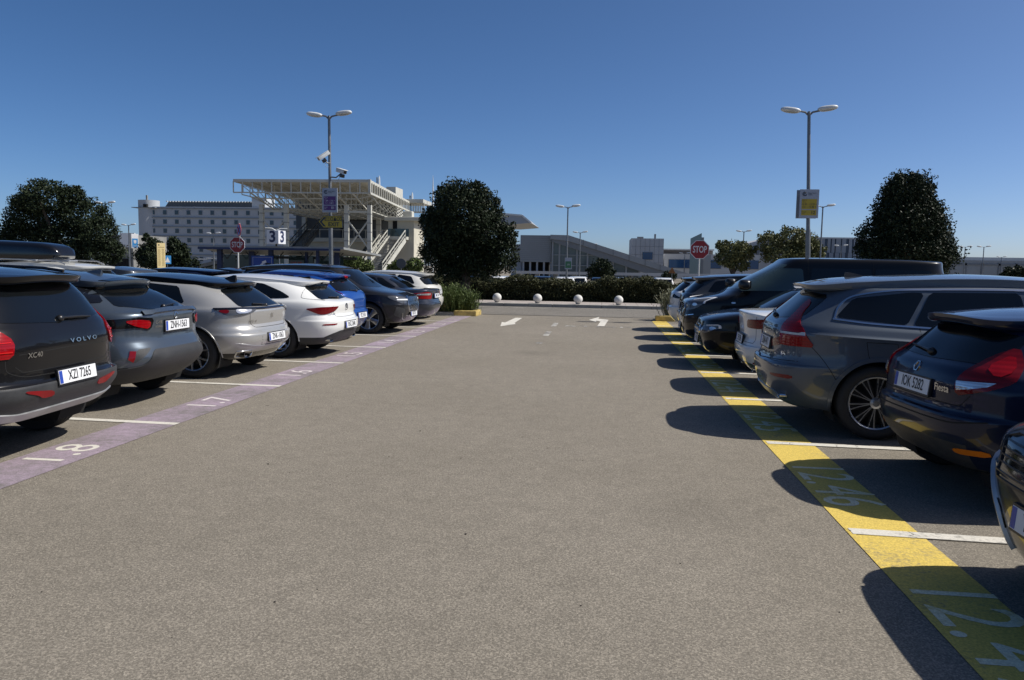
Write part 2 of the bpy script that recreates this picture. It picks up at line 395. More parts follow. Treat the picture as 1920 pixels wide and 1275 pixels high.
        if ar < 0: b2 = b2[::-1]
        def inside(x, y):
            c = False; n = len(b2)
            for i in range(n):
                (x1, y1), (x2, y2) = b2[i], b2[i-1]
                if (y1 > y) != (y2 > y) and x < (x2-x1)*(y-y1)/(y2-y1)+x1: c = not c
            return c
        xs = [p[0] for p in b2]; ys = [p[1] for p in b2]; pts2 = [Vector(p) for p in b2]; nb = len(b2); bb = np.array(b2)
        for i in range(1, int((max(xs)-min(xs))/g)+1):
            for j in range(1, int((max(ys)-min(ys))/g)+1):
                x = min(xs)+i*g; y = min(ys)+j*g
                if inside(x, y) and np.min(np.hypot(bb[:, 0]-x, bb[:, 1]-y)) > g*.45: pts2.append(Vector((x, y)))
        vo, _, fo, ov, _, _ = delaunay_2d_cdt(pts2, [], [list(range(nb))], 1, 1e-6)
        hits = [s.cast(e1*v.x+e2*v.y, d) for v in vo]
        out = []
        for sgn in ((1, -1) if mirror else (1,)):
            V = []; nv = len(vo)
            for h, n in hits:
                if n.dot(d) > 0: n = -n
                p = h+n*off; V.append((p.x, p.y*sgn, p.z))
            F = [tuple(f) for f in fo]
            # skirt
            em = {}
            for f in F:
                for i in range(len(f)):
                    e = (f[i], f[(i+1) % len(f)]); em[e] = 1
            be = [e for e in em if (e[1], e[0]) not in em]; vb = {}
            for a, b in be:
                for v in (a, b):
                    if v not in vb:
                        h, n = hits[v]; n = -n if n.dot(d) > 0 else n; p = h-n*.006; vb[v] = len(V); V.append((p.x, p.y*sgn, p.z))
            F += [(a, vb[a], vb[b], b) for a, b in be]
            o = mesh_obj(name, V, F, m, parent or s.root, True, 50); out.append(o)
        return out
    def ribbon(s, pts, view, w, off=.0025, mirror=True, closed=False, acc=None, smooth=True):
        if isinstance(view, str): P, d = s.to3(pts, view)
        else: P, d = [Vector(p) for p in pts], view
        d, e1, e2 = s.plane(d); pl = np.array([(p.dot(e1), p.dot(e2)) for p in P]); 
        if closed: pl = np.vstack([pl, pl[:1]])
        sl = np.concatenate([[0], np.cumsum(np.hypot(*np.diff(pl, axis=0).T))]); n = max(2, int(sl[-1]/.035)); q = np.linspace(0, sl[-1], n+1)
        pp = pchip(sl, pl, q) if (smooth and len(pl) > 2) else np.stack([np.interp(q, sl, pl[:, 0]), np.interp(q, sl, pl[:, 1])], 1)
        out = []
        for sgn in ((1, -1) if mirror else (1,)):
            V = []; F = []; acc = MB(); out.append(acc)
            for i, p in enumerate(pp):
                t = pp[min(i+1, n)]-pp[max(i-1, 0)]; t /= max(1e-9, np.hypot(*t)); nn = np.array([-t[1], t[0]])
                for k, o in ((-1, -.003), (-.7, off), (.7, off), (1, -.003)):
                    c = p+nn*k*w/2; h, no = s.cast(e1*c[0]+e2*c[1], d); no = -no if no.dot(d) > 0 else no; v = h+no*o; V.append((v.x, v.y*sgn, v.z))
            for i in range(n):
                for k in range(3): F.append((4*i+k, 4*i+k+1, 4*i+k+5, 4*i+k+4))
            acc.add(V, F)
        return out
    def text(s, name, txt, c, view, size, m=None, sx=1., bold=.008, off=.009, right=None):
        """c = (y,z) rear view or (x,z) side view"""
        V, F = text_mesh(txt, size, sx, bold); P = []
        for a, b in V:
            if view == 'R': p, d = Vector((0, c[0]-a, c[1]+b)), (1, 0, 0)
            elif view == 'F': p, d = Vector((0, c[0]+a, c[1]+b)), (-1, 0, 0)
            h, n = s.cast(p, d); n = -n if n.dot(Vector(d)) > 0 else n; P.append(h+n*off)
        return mesh_obj(name, P, F, m or M['chrome'], s.root)
    def plate(s, txt, c, view='R', tilt=None, w=.52, h=.112, out=.012, blue=True, sxt=.72):
        d = (1, 0, 0) if view == 'R' else (-1, 0, 0); sg = -1 if view == 'R' else 1
        hs_ = [s.cast((0, c[0]+u*w/2, c[1]+v*h/2), d)[0] for u in (-1, 0, 1) for v in (-1, 1)]
        t = (.12 if view == 'R' else -.08) if tilt is None else tilt
        up = Vector((math.sin(t), 0, math.cos(t))); rt = Vector((0, sg, 0)); n = rt.cross(up); base = Vector((s.cast((0, c[0], c[1]), d)[0].x, c[0], c[1])); o = base+n*(max((q-base).dot(n) for q in hs_)+out)
        def slab(nm, u0, u1, v0, v1, t0, t1, m, par):
            V = [o+rt*x+up*y+n*z for z in (t0, t1) for x, y in ((u0, v0), (u1, v0), (u1, v1), (u0, v1))]
            return mesh_obj(nm, V, [(3, 2, 1, 0), (4, 5, 6, 7), (0, 1, 5, 4), (1, 2, 6, 5), (2, 3, 7, 6), (3, 0, 4, 7)], m, par)
        p = slab('number_plate', -w/2, w/2, -h/2, h/2, -.006, .004, M['white'], s.root)
        slab('plate_frame', -w/2-.012, w/2+.012, -h/2-.014, h/2+.012, -.02, .001, M['black'], p)
        if blue: slab('plate_band', -w/2+.004, -w/2+.045, -h/2+.004, h/2-.004, .004, .0055, M['blue'], p)
        if txt:
            flat_text('plate_lettering', txt, o+rt*(.022 if blue else 0)+n*.0056, rt, up, .115*h/.112, M['platetxt'], p, sx=sxt, bold=.012)
        return p
    def add(s, name, mb, m, smooth=True, parent=None, ang=40):
        if isinstance(mb, list): return [q.build(name, m, parent or s.root, smooth, ang) for q in mb][0]
        return mb.build(name, m, parent or s.root, smooth, ang)
    def mirrors(s, x, z, w=None, m=None, sc_=1.):
        w = w or s.sp['W']/2
        for sg in (1, -1):
            b = MB(); b.ell((x, sg*(w+.09), z), (.085*sc_, .11*sc_, .075*sc_), 18, 12, pw=.7)
            b.tube([(x+.06, sg*(w-.08), z-.08), (x+.02, sg*(w+.06), z-.04)], .022)
            o = s.add('wing_mirror', b, m or s.sp['mats']['body'])
            MB().box((x-.075*sc_, sg*(w+.09), z), (.01, .17*sc_, .1*sc_), 0).build('mirror_glass', M['glass'], o)
    def fin(s, x, m=None, h=.06):
        z = pchip([p[0] for p in s.sp['roof']], [p[1] for p in s.sp['roof']], np.array([x]))[0]
        V = []; F = []
        for i in range(7):
            t = i/6; xx = x+.2*t; hh = h*(1-t)**.7*(1 if i else .85); ww = .03*(1-t*.6)
            V += [(xx, -ww, z-.01), (xx+.005*i, -.006, z+hh), (xx+.005*i, .006, z+hh), (xx, ww, z-.01)]
        for i in range(6):
            for k in range(3): F.append((4*i+k, 4*i+k+1, 4*i+k+5, 4*i+k+4))
        F.append((0, 1, 2, 3)); b = MB(); b.add(V, F); s.add('roof_fin', b, m or s.sp['mats'].get('roof', s.sp['mats']['body']))
    def exhaust(s, x, y, z, r=(.05, .03), m=None):
        for sg in (1, -1):
            x = min(s.cast((0, sg*(y+k), z), (1, 0, 0))[0].x for k in (-r[0]*.6, r[0]*.6))-.012
            b = MB(); V = []; F = []; n = 20
            for (xx, k) in ((x+.12, 1), (x, 1), (x+.003, .84), (x+.09, .8)):
                V += [(xx, sg*y+r[0]*k*math.copysign(abs(math.cos(t))**.7, math.cos(t)), z+r[1]*k*math.copysign(abs(math.sin(t))**.7, math.sin(t))) for t in [2*math.pi*i/n for i in range(n)]]
            for i in range(3):
                for k in range(n): F.append((i*n+k, i*n+(k+1) % n, (i+1)*n+(k+1) % n, (i+1)*n+k))
            F.append(tuple(range(3*n, 4*n))); b.add(V, F); s.add('exhaust_tip', b, m or M['chrome'])
    def wiper(s, y0, z0, y1, z1, off=.02):
        a, na = s.cast((0, y0, z0), (1, 0, 0)); b, nb = s.cast((0, y1, z1), (1, 0, 0)); off = Vector((-off, 0, off*.6)); c = (a+b)/2+off
        mb = MB(); mb.ell(a+off*.5, (.03, .035, .03), 12, 8); mb.tube([a+off, c+off*.4, b+off], [.013, .009, .006], 8); mb.bar(a.lerp(b, .25)+off*.5, b+off*.5, .006, .014); s.add('rear_wiper', mb, M['black'])
def roofrows(xr, xf, w, cr=0):
    """rows that close the roof from its edge to the centre line"""
    ex = (5, 2.6, 5, 2.4)
    return [(xr+(.12*k)*3, xf-(.12*k)*3, w*(1-k), 'roof', ex) for k in (.12, .35, .62, .85)]+[(xr+.45, xf-.45, .0001, 'roof', ex)]
SK = -.033
def place(row, y, x, L=0, nose=False, da=0):
    """x = world x of the bumper nearest the aisle"""
    if row == 'L': return ((x, y, 0), math.pi+SK+da) if not nose else ((x-L, y+L*-SK, 0), SK)
    return ((x, y, 0), SK+da) if not nose else ((x+L, y+L*SK, 0), math.pi+SK)
GE = (7, 3, 6, 2.6); RE = (8, 4, 6, 2.6)
def spec(L, W, wh, Rt, rows, roof, wroof, body, **k):
    rows = [tuple(r) if len(r) > 4 else tuple(r)+(k.get('ex', (10, 3.2, 13, 3.3)),) for r in rows]; k.pop('ex', None)
    d = dict(L=L, W=W, wheels=wh, Rt=Rt, Ra=Rt+.05, rows=rows+roofrows(rows[-1][0], rows[-1][1], rows[-1][2]), roof=roof, wroof=wroof, mats=dict(body=body, bumper=body, lip=body, sill_cladding=M['plastic']))
    d['mats'].update(k.pop('mats', {})); d.update(k); return d
def low(L, w, z0=.26, sill=.30, bz=(.46, .60, .70), tuck=.1, fx=.0):
    """the four lowest rows and the bumper"""
    return [(.34, L-.34, .62, z0-.02), (.10+tuck, L-.16, w-.09, z0), (tuck, L-.09, w-.05, sill+.03), (.03, L-.03, w-.02, bz[0]), (0, L, w-.005, bz[1]), (.001, L-fx, w, bz[2]-.02), (.010, L-fx-.002, w, bz[2])]
def glass_set(c, polys, frame=None, fw_=.02, fm=None, m=None):
    for p in polys: c.patch('side_window', p, 'S', m or M['glass'], off=.005)
    if frame: c.add('window_trim', c.ribbon(frame, 'S', fw_, .009), fm or M['chrome'])
def seams(c, lines, w=.008):
    for pts, v in lines: c.add('seam', c.ribbon(pts, v, w, .0012), M['seam'])
def handles(c, pts, m=None):
    for x, z in pts: c.patch('door_handle', [(x, z), (x+.21, z+.006), (x+.21, z-.026), (x, z-.032)], 'S', m or c.sp['mats']['body'], off=.03)
def rails(c, pts, m):
    for sg in (1, -1): c.add('roof_rail', MB().tube([(x, sg*y, z) for x, y, z in pts], .014), m)
def emblem(c, cc, view, r=.045, m=None):
    d = (1, 0, 0) if view == 'R' else (-1, 0, 0); pts = [(cc[0]+r*math.cos(t), cc[1]+r*math.sin(t)) for t in [math.pi*2*i/20 for i in range(20)]]
    c.add('emblem', c.ribbon(pts, view, r*.3, .01, mirror=False, closed=True), m or M['chrome'])

# ---------------------------------------------------------------- big SUV body used twice
def big_suv(name, loc, rz, label, body, **k):
    L = 4.69
    rows = low(L, .95)+[(.048, L-.012, .952, .712), (.060, L-.016, .952, .73), (.075, L-.03, .945, .80), (.078, 4.62, .944, [(0, .97), (2.3, .89), (4.6, .88)]), (.085, 4.50, .952, [(0, 1.035), (2.3, .945), (4.6, .92)]), (.092, 4.45, .938, [(0, 1.05), (2.3, .96), (4.5, .935)]), (.10, 4.42, .925, [(0, 1.08), (2.3, .985), (4.4, .95)]),
        (.13, 3.90, .905, [(0, 1.12), (2.3, 1.04), (3.9, 1.05)]), (.17, 3.74, .875, [(0, 1.16), (2.3, 1.08), (3.7, 1.10)]),
        (.36, 3.38, .80, [(0, 1.34), (2.3, 1.29), (3.4, 1.35)], GE), (.51, 3.10, .715, [(.4, 1.47), (2.3, 1.495), (3.1, 1.50)], GE),
        (.37+.05, 3.04, .675, ('roof', -.07), RE), (.37+.012, 3.04, .675, ('roof', -.045), RE), (.37, 3.04, .675, 'roof', RE)]
    roof = [(.33, 1.50), (.8, 1.575), (2.0, 1.63), (2.7, 1.60), (3.06, 1.54)]
    def spl(c, l): return 'bumper' if l < 6.9 and c[0] < .9 else ('front_bumper' if l < 6.9 and c[0] > 3.9 else ('sill_cladding' if l < 3 else 'body'))
    sp = spec(L, 1.9, (.97, 3.84), .365, rows, roof, .675, body, split=spl, crown=.045, rimr=.72, lip=.035, mats=dict(front_bumper=body), **k)
    c = Car(name, sp, loc, rz, label)
    glass_set(c, [[(.58, 1.19), (.76, 1.375), (1.28, 1.445), (1.40, 1.44), (1.22, 1.13)], [(1.28, 1.12), (1.45, 1.445), (2.25, 1.455), (2.33, 1.10)], [(2.42, 1.095), (2.36, 1.455), (2.80, 1.44), (3.32, 1.14), (3.3, 1.10)]],
        [(.56, 1.165), (.62, 1.29), (.78, 1.40), (1.3, 1.468), (2.25, 1.48), (2.8, 1.465), (3.3, 1.22)])
    c.add('window_trim', c.ribbon([(.55, 1.17), (.9, 1.135), (1.6, 1.10), (2.4, 1.075), (3.3, 1.07)], 'S', .022, .009), M['chrome'])
    seams(c, [([(1.33, 1.12), (1.36, .86), (1.40, .70), (1.44, .45)], 'S'), ([(2.40, 1.07), (2.38, .7), (2.36, .33)], 'S'), ([(3.45, 1.04), (3.42, .8), (3.35, .33)], 'S'), ([(.84, .96), (1.12, .95), (1.14, .80), (.88, .80), (.84, .96)], 'S'),
        ([(.20, 1.05), (.45, .78), (.60, .55)], 'S'), ([(0, .70), (.8, .74)], 'R')])
    handles(c, [(1.50, .95), (2.55, .94)])
    c.patch('rear_window', [(-.64, 1.17), (-.56, 1.40), (0, 1.43), (.56, 1.40), (.64, 1.17), (0, 1.13)], 'R', M['glass'], mirror=False)
    c.patch('windscreen', [(-.72, 1.11), (-.60, 1.47), (0, 1.50), (.60, 1.47), (.72, 1.11), (0, 1.08)], 'F', M['glass'], mirror=False)
    c.mirrors(3.25, 1.10); c.fin(.85, M['black']); return c
slate = paint('slate_paint', (.085, .103, .128), .35, .42)
c = big_suv('estate_car', *place('R', 8.7, 1.74), 'slate blue estate SUV with tall red tail lamps and ten-spoke wheel', slate, rimstyle=('double', 10))
p = c.px([(1520, 560), (1507, 570), (1488, 590), (1467, 611), (1463, 645), (1529, 652), (1508, 617), (1500, 604), (1507, 585), (1522, 569)])
c.patch('tail_lamp', p, (1, .8, 0), M['red'], off=.012, g=.03)
p = c.px([(1440, 640), (1464, 630), (1464, 646), (1440, 650)]); c.patch('tail_lamp', p, (1, .3, 0), M['redd'], off=.006, g=.03)
p = c.px([(1466, 620), (1510, 625), (1511, 629), (1466, 624)]); c.patch('lamp_strip', p, (1, .8, 0), M['silver'], off=.018, g=.03, rnd=0)
c.text('badge_lettering', 'V O L V O', (0, 1.03), 'R', .055, M['chrome'], sx=1.5); c.text('badge_lettering', 'D4', (-.62, .80), 'R', .055, M['chrome'])
c.plate('ZKM 4471', (0, .87)); c.exhaust(.07, .60, .37, (.075, .03))
c.patch('skid_plate', [(-.6, .32), (-.5, .40), (.5, .40), (.6, .32)], 'R', M['silver'], mirror=False, off=.008)
c.patch('reflector', [(.5, .585), (.80, .60), (.80, .56), (.52, .56)], 'R', M['refl']); c.wiper(0, 1.15, .42, 1.19)


# dark front of the same kind of SUV in the left row
graph = paint('graphite_paint', (.022, .023, .027), .4, .35)
c = big_suv('suv', *place('L', 18.43, -4.56, 4.69, True), 'black SUV in the left row parked nose out, upright grille and five-spoke wheels', graph, rimstyle=('wide', 5, M['rim']))
c.patch('grille', [(-.36, .52), (-.42, .66), (-.40, .86), (.40, .86), (.42, .66), (.36, .52)], 'F', M['gloss'], mirror=False, off=.01)
for k in range(-6, 7): c.add('grille_bar', c.ribbon([(k*.058, .56), (k*.06, .70), (k*.058, .83)], 'F', .014, .022, mirror=False), M['chrome'])
c.add('grille_frame', c.ribbon([(-.36, .52), (-.43, .66), (-.41, .87), (0, .885), (.41, .87), (.43, .66), (.36, .52)], 'F', .022, .02, mirror=False, closed=True), M['chrome'])
c.patch('headlamp', [(.50, .72), (.50, .86), (.74, .90), (.905, .90), (.88, .82), (.72, .72)], 'F', M['lampd'], off=.008, g=.03)
c.patch('daytime_lamp', [(.44, .79), (.44, .82), (.80, .83), (.80, .80)], 'F', M['white'], off=.014, rnd=0)
c.patch('bumper_vent', [(.56, .34), (.58, .58), (.84, .66), (.84, .44)], 'F', M['plastic'], off=.006); c.add('bumper_vent_trim', c.ribbon([(.50, .33), (.60, .36), (.66, .50)], 'F', .02, .012), M['chrome'])
c.patch('lower_grille', [(-.5, .29), (-.42, .44), (.42, .44), (.5, .29)], 'F', M['gloss'], mirror=False); c.plate('IKB 7311', (0, .46), 'F')

# ---------------------------------------------------------------- black compact SUV, nearest of the left row
bk = paint('black_paint', (.006, .006, .007), 0, .3)
L = 4.425
rows = [(.34, L-.34, .62, .31), (.24, L-.16, .86, .33), (.13, L-.09, .90, .39), (.04, L-.03, .925, .49), (.0, L, .935, .56), (.001, L, .94, .625), (.008, L, .94, .645), (.046, L-.012, .94, .655), (.058, L-.02, .94, .675), (.062, L-.04, .936, .78), (.05, 4.36, .935, [(0, .93), (2.2, .87), (4.4, .85)]), (.065, 4.26, .938, [(0, 1.00), (2.2, .945), (4.4, .92)]), (.072, 4.20, .922, [(0, 1.02), (2.2, .965), (4.4, .95)]),
    (.10, 3.60, .90, [(0, 1.08), (2.2, 1.06), (3.6, 1.06)]), (.13, 3.45, .88, [(0, 1.12), (2.2, 1.10), (3.5, 1.10)]),
    (.24, 3.15, .82, [(0, 1.32), (2.2, 1.31), (3.2, 1.36)], (10, 4, 6, 2.6)), (.335, 2.88, .75, [(0, 1.43), (2.2, 1.455), (2.9, 1.47)], (10, 4, 6, 2.6)), (.17+.05, 2.82, .71, ('roof', -.07), RE), (.17+.012, 2.82, .71, ('roof', -.045), RE), (.17, 2.82, .71, 'roof', RE)]
def spl(c, l): return 'bumper' if l < 5.9 and c[0] < .75 else ('sill_cladding' if l < 3.3 else 'body')
sp = spec(L, 1.86, (.86, 3.56), .355, rows, [(.15, 1.50), (.6, 1.555), (1.7, 1.60), (2.5, 1.56), (2.84, 1.52)], .71, bk, split=spl, ex=(14, 4.2, 13, 3.3), crown=.05, lip=.06, mats=dict(bumper=M['plastic'], lip=M['plastic']), rimstyle=('vee', 5))
c = Car('suv', sp, *place('L', 6.02, -4.42, da=.11), 'glossy black compact SUV with grey plastic bumper, plate XZI 7265, first in the left row')
glass_set(c, [[(.50, 1.15), (.62, 1.42), (.95, 1.46), (1.10, 1.15)], [(1.16, 1.14), (1.05, 1.47), (1.95, 1.50), (2.05, 1.12)], [(2.12, 1.12), (2.03, 1.50), (2.6, 1.48), (3.1, 1.15)]])
c.patch('rear_window', [(-.68, 1.14), (-.60, 1.40), (0, 1.435), (.60, 1.40), (.68, 1.14), (0, 1.10)], 'R', M['glass'], mirror=False)
c.patch('tail_lamp', [(0, .66, .87), (0, .63, 1.00), (0, .70, 1.08), (0, .765, 1.12), (0, .73, 1.36), (0, .76, 1.36), (0, .84, 1.13), (0, .91, 1.04), (0, .915, .90), (0, .84, .87)], (1, -.15, 0), M['red'], off=.012, g=.03)
for z in (.92, .99): c.add('lamp_strip', c.ribbon([(0, .68, z), (0, .80, z), (0, .88, z)], (1, -.15, 0), .012, .018), M['redb'])
c.text('badge_lettering', 'V O L V O', (-.20, .945), 'R', .05, M['chrome'], sx=1.75); c.text('badge_lettering', 'XC40', (.44, .875), 'R', .058, M['chrome'], sx=1.15)
c.plate('XZI 7265', (-.01, .66)); c.patch('reflector', [(.30, .53), (.32, .575), (.60, .61), (.62, .595), (.48, .555), (.44, .53)], 'R', M['refl'], off=.008)
c.patch('skid_plate', [(0, -.88, .375), (0, -.84, .455), (0, -.60, .425), (0, .60, .425), (0, .84, .455), (0, .88, .375), (0, .5, .355), (0, -.5, .355)], (1, 0, -.1), M['silver'], mirror=False, off=.014)
c.wiper(-.0, 1.13, -.42, 1.12); c.fin(.7, M['gloss'])
seams(c, [([(0, .70), (.5, .71), (.70, .78), (.72, 1.05)], 'R'), ([(0, .745), (.55, .75), (.63, .80)], 'R'), ([(1.12, 1.13), (1.14, .9), (1.24, .6)], 'S'), ([(2.08, 1.1), (2.06, .35)], 'S'), ([(0, .90), (.60, .89)], 'R')])
handles(c, [(1.3, .98), (2.25, .97)]); c.mirrors(3.0, 1.12); rails(c, [(.5, .66, 1.525), (.7, .665, 1.55), (1.7, .67, 1.585), (2.4, .665, 1.555), (2.6, .66, 1.53)], M['gloss'])

# ---------------------------------------------------------------- grey coupe-like crossover
gy = paint('steel_grey_paint', (.085, .105, .13), .6, .33)
L = 4.36
rows = [(.34, L-.34, .62, .26), (.24, L-.16, .82, .28), (.14, L-.09, .86, .36), (.02, L-.03, .88, .48), (-.02, L, .885, .56), (.0, L, .89, .63),
    (.03, L-.02, .895, .70), (.07, L-.04, .89, .78), (.065, 4.30, .885, [(0, .92), (2.2, .86), (4.4, .82)]), (.06, 4.15, .87, [(0, 1.02), (2.2, .96), (4.3, .90)]),
    (.08, 3.90, .855, [(0, 1.065), (2.2, 1.0), (4.4, .95)]), (.19, 3.45, .83, [(0, 1.09), (.6, 1.09), (2.2, 1.05), (3.4, 1.04)]),
    (.50, 3.1, .77, [(.3, 1.22), (1, 1.28), (2.2, 1.28), (3.1, 1.28)], GE), (.84, 2.82, .67, [(.7, 1.355), (2.2, 1.42), (2.9, 1.41)], GE), (.56+.05, 2.74, .62, ('roof', -.07), RE), (.56+.012, 2.74, .62, ('roof', -.045), RE), (.56, 2.74, .62, 'roof', RE)]
def spl(c, l): return 'bumper' if l < 3.0 and c[0] < .8 else ('sill_cladding' if l < 3.2 else 'body')
sp = spec(L, 1.8, (.84, 3.48), .345, rows, [(.52, 1.40), (1.1, 1.485), (1.9, 1.53), (2.5, 1.49), (2.8, 1.43)], .63, gy, split=spl, crown=.05, lip=.05, flare=.05, mats=dict(bumper=M['plastic'], lip=M['plastic']), rimstyle=('vee', 5))
c = Car('crossover', sp, *place('L', 8.43, -4.86, da=.06), 'steel grey crossover with sloping rear window, plate ZNH 1563, second in the left row')
glass_set(c, [[(1.02, 1.20), (1.10, 1.32), (1.9, 1.425), (2.0, 1.10), (1.4, 1.12)], [(2.07, 1.09), (1.98, 1.43), (2.45, 1.42), (3.0, 1.10)]])
c.patch('rear_window', [(.40, -.64, 1.12), (.74, -.50, 1.36), (.8, 0, 1.37), (.74, .50, 1.36), (.40, .64, 1.12), (.2, .3, 1.075), (.2, -.3, 1.075)], (.8, 0, -.6), M['glass'], mirror=False)
c.patch('quarter_panel', [(.50, 1.17), (.72, 1.33), (.98, 1.31), (.86, 1.16)], 'S', M['gloss'], off=.006)
c.patch('tail_lamp', [(.06, .50, .87), (.06, .44, 1.0), (.10, .62, 1.02), (.28, .82, 1.0), (.60, .875, .985), (.58, .88, .93), (.25, .83, .90), (.10, .66, .905)], (1, -.5, 0), M['smoke'], off=.014, g=.03)
c.patch('lamp_glow', [(.07, .52, .885), (.07, .49, .975), (.12, .66, .995), (.20, .77, .98), (.12, .68, .92)], (1, -.5, 0), M['red'], off=.020, g=.03)
c.patch('bumper_panel', [(-.80, .35), (-.82, .46), (-.62, .50), (-.50, .66), (.50, .66), (.62, .50), (.82, .46), (.80, .35)], 'R', M['plastic'], off=.012, mirror=False)
c.text('badge_lettering', 'C-HR', (.345, .95), 'R', .050, M['chrome']); c.text('badge_lettering', 'HYBRID', (.345, .90), 'R', .035, M['chrome']); emblem(c, (0, 1.005), 'R', .04)
c.plate('ZNH-1563', (-.02, .90), tilt=.02); c.patch('reflector_recess', [(.74, .52), (.70, .67), (.52, .685), (.60, .62)], 'R', M['plastic'], off=.006); c.patch('reflector', [(.735, .54), (.70, .655), (.745, .66), (.77, .57)], 'R', M['refl'], off=.012, rnd=0, g=.03)
c.add('rear_spoiler', c.ribbon([(-.56, 1.052), (0, 1.068), (.56, 1.052)], 'R', .035, .028, mirror=False), gy)
seams(c, [([(2.03, 1.08), (2.0, .35)], 'S'), ([(1.05, 1.1), (1.05, .9), (1.2, .6)], 'S')])
c.wiper(0, 1.10, -.30, 1.115); c.mirrors(2.95, 1.05); c.fin(.95, gy)

# ---------------------------------------------------------------- champagne hatch with black roof
cp = paint('champagne_paint', (.42, .415, .40), .45, .35); L = 4.4
rows = [(.34, L-.34, .62, .24), (.22, L-.16, .85, .26), (.14, L-.09, .88, .32), (.04, L-.03, .905, .44), (.0, L, .915, .54), (.0, L, .92, .60), (.008, L, .92, .62),
    (.035, L-.02, .92, .635), (.045, L-.02, .918, .69), (.09, L-.04, .915, .75), (.07, 4.34, .91, [(0, .85), (2.2, .80), (4.4, .78)]), (.06, 4.2, .90, [(0, .93), (2.2, .89), (4.3, .86)]),
    (.09, 3.55, .885, [(0, .975), (2.2, .96), (3.6, .98)]), (.17, 3.4, .86, [(0, 1.0), (2.2, 1.0), (3.4, 1.03)]),
    (.37, 3.02, .78, [(.3, 1.13), (1, 1.20), (2.2, 1.22), (3.1, 1.24)], GE), (.60, 2.78, .68, [(.5, 1.285), (2.2, 1.35), (2.9, 1.34)], GE), (.47+.05, 2.70, .64, ('roof', -.07), RE), (.47+.012, 2.70, .64, ('roof', -.045), RE), (.47, 2.70, .64, 'roof', RE)]
def spl(c, l): return 'roof' if l > 15.4 else ('rear_diffuser' if l < 2.3 and c[0] < .6 else ('bumper' if l < 7.4 and c[0] < .8 else ('sill_cladding' if l < 2.4 else 'body')))
sp = spec(L, 1.83, (.82, 3.49), .35, rows, [(.45, 1.335), (1.0, 1.41), (1.8, 1.46), (2.4, 1.42), (2.74, 1.36)], .645, cp, split=spl, crown=.045, lip=.012, mats=dict(roof=bk, rear_diffuser=M['gloss']), rimstyle=('vee', 5))
c = Car('hatchback', sp, *place('L', 10.93, -4.80), 'champagne hatchback with a black roof, plate ZNK 1063, third in the left row')
glass_set(c, [[(.95, 1.05), (1.1, 1.28), (1.9, 1.345), (2.0, 1.03)], [(2.07, 1.03), (1.98, 1.35), (2.4, 1.34), (2.95, 1.05)]])
c.patch('rear_window', [(.2, -.60, 1.01), (.5, -.52, 1.265), (.5, 0, 1.29), (.5, .52, 1.265), (.2, .60, 1.01), (.17, 0, .985)], (1, 0, -.3), M['glass'], mirror=False)
p = c.px([(401, 580), (440, 579), (482, 580), (466, 588), (453, 592), (424, 593)]); c.patch('tail_lamp', p, (1, -.6, 0), M['lampd'], off=.012, g=.03); c.patch('lamp_unit', c.px([(440, 581), (474, 581), (462, 587), (444, 588)]), (1, -.6, 0), M['clear'], off=.017, g=.03)
c.add('lamp_strip', c.ribbon(c.px([(401, 580), (450, 579.5), (495, 578), (527, 574)]), (1, -.5, 0), .025, .016), M['gloss'])
p = c.px([(408, 583), (430, 582), (428, 588), (416, 587)]); c.patch('lamp_glow', p, (1, -.8, 0), M['redd'], off=.018, g=.03)
c.text('badge_lettering', 'DS 4', (.50, .80), 'R', .05, M['chrome'], sx=1.6); c.text('emblem', 'N', (0, .86), 'R', .10, M['chrome'])
c.plate('ZNK-1063', (0, .555)); c.exhaust(.06, .58, .33, (.085, .045), M['gloss'])
c.add('exhaust_trim', c.ribbon([(.44, .30), (.54, .385), (.74, .385), (.70, .30)], 'R', .02, .012, closed=True), M['chrome'])
c.add('bumper_crease', c.ribbon([(0, .44), (.4, .44), (.8, .50)], 'R', .02, .004, mirror=True), M['silver'])
seams(c, [([(0, .705), (.45, .71), (.55, .80), (.57, .92)], 'R'), ([(2.03, 1.02), (2.0, .3)], 'S'), ([(.95, 1.0), (1.05, .85), (1.2, .6)], 'S'), ([(0, .455), (.38, .455), (.40, .62)], 'R')])
c.wiper(0, 1.0, .3, 1.03); c.mirrors(2.9, 1.02); c.fin(.62, bk, .09)

# ---------------------------------------------------------------- white estate with slanted dark lamps
wt = paint('white_paint', (.70, .70, .68), 0, .3); L = 4.688
rows = [(.34, L-.34, .62, .22), (.22, L-.16, .86, .24), (.13, L-.09, .885, .30), (.03, L-.03, .90, .44), (.0, L, .91, .54), (.001, L, .915, .63), (.008, L, .915, .65),
    (.040, L-.01, .915, .662), (.055, L-.02, .913, .70), (.085, L-.04, .91, .76), (.07, 4.60, .905, [(0, .86), (2.2, .80), (4.6, .74)]), (.075, 4.4, .89, [(0, .94), (2.2, .88), (4.5, .82)]),
    (.13, 3.6, .865, [(0, .985), (1.2, .97), (2.4, .93), (3.6, .95)]), (.22, 3.42, .835, [(0, 1.01), (1.2, 1.0), (2.4, .97), (3.4, 1.0)]),
    (.44, 3.0, .755, [(.3, 1.14), (1, 1.17), (2.2, 1.2), (3.1, 1.22)], GE), (.66, 2.75, .67, [(.5, 1.275), (2.2, 1.32), (2.9, 1.31)], GE), (.50+.05, 2.68, .63, ('roof', -.07), RE), (.50+.012, 2.68, .63, ('roof', -.045), RE), (.50, 2.68, .63, 'roof', RE)]
def spl(c, l): return 'rear_diffuser' if l < 2.6 and c[0] < .75 else ('bumper' if l < 7.4 and c[0] < .8 else ('sill_cladding' if l < 2 else 'body'))
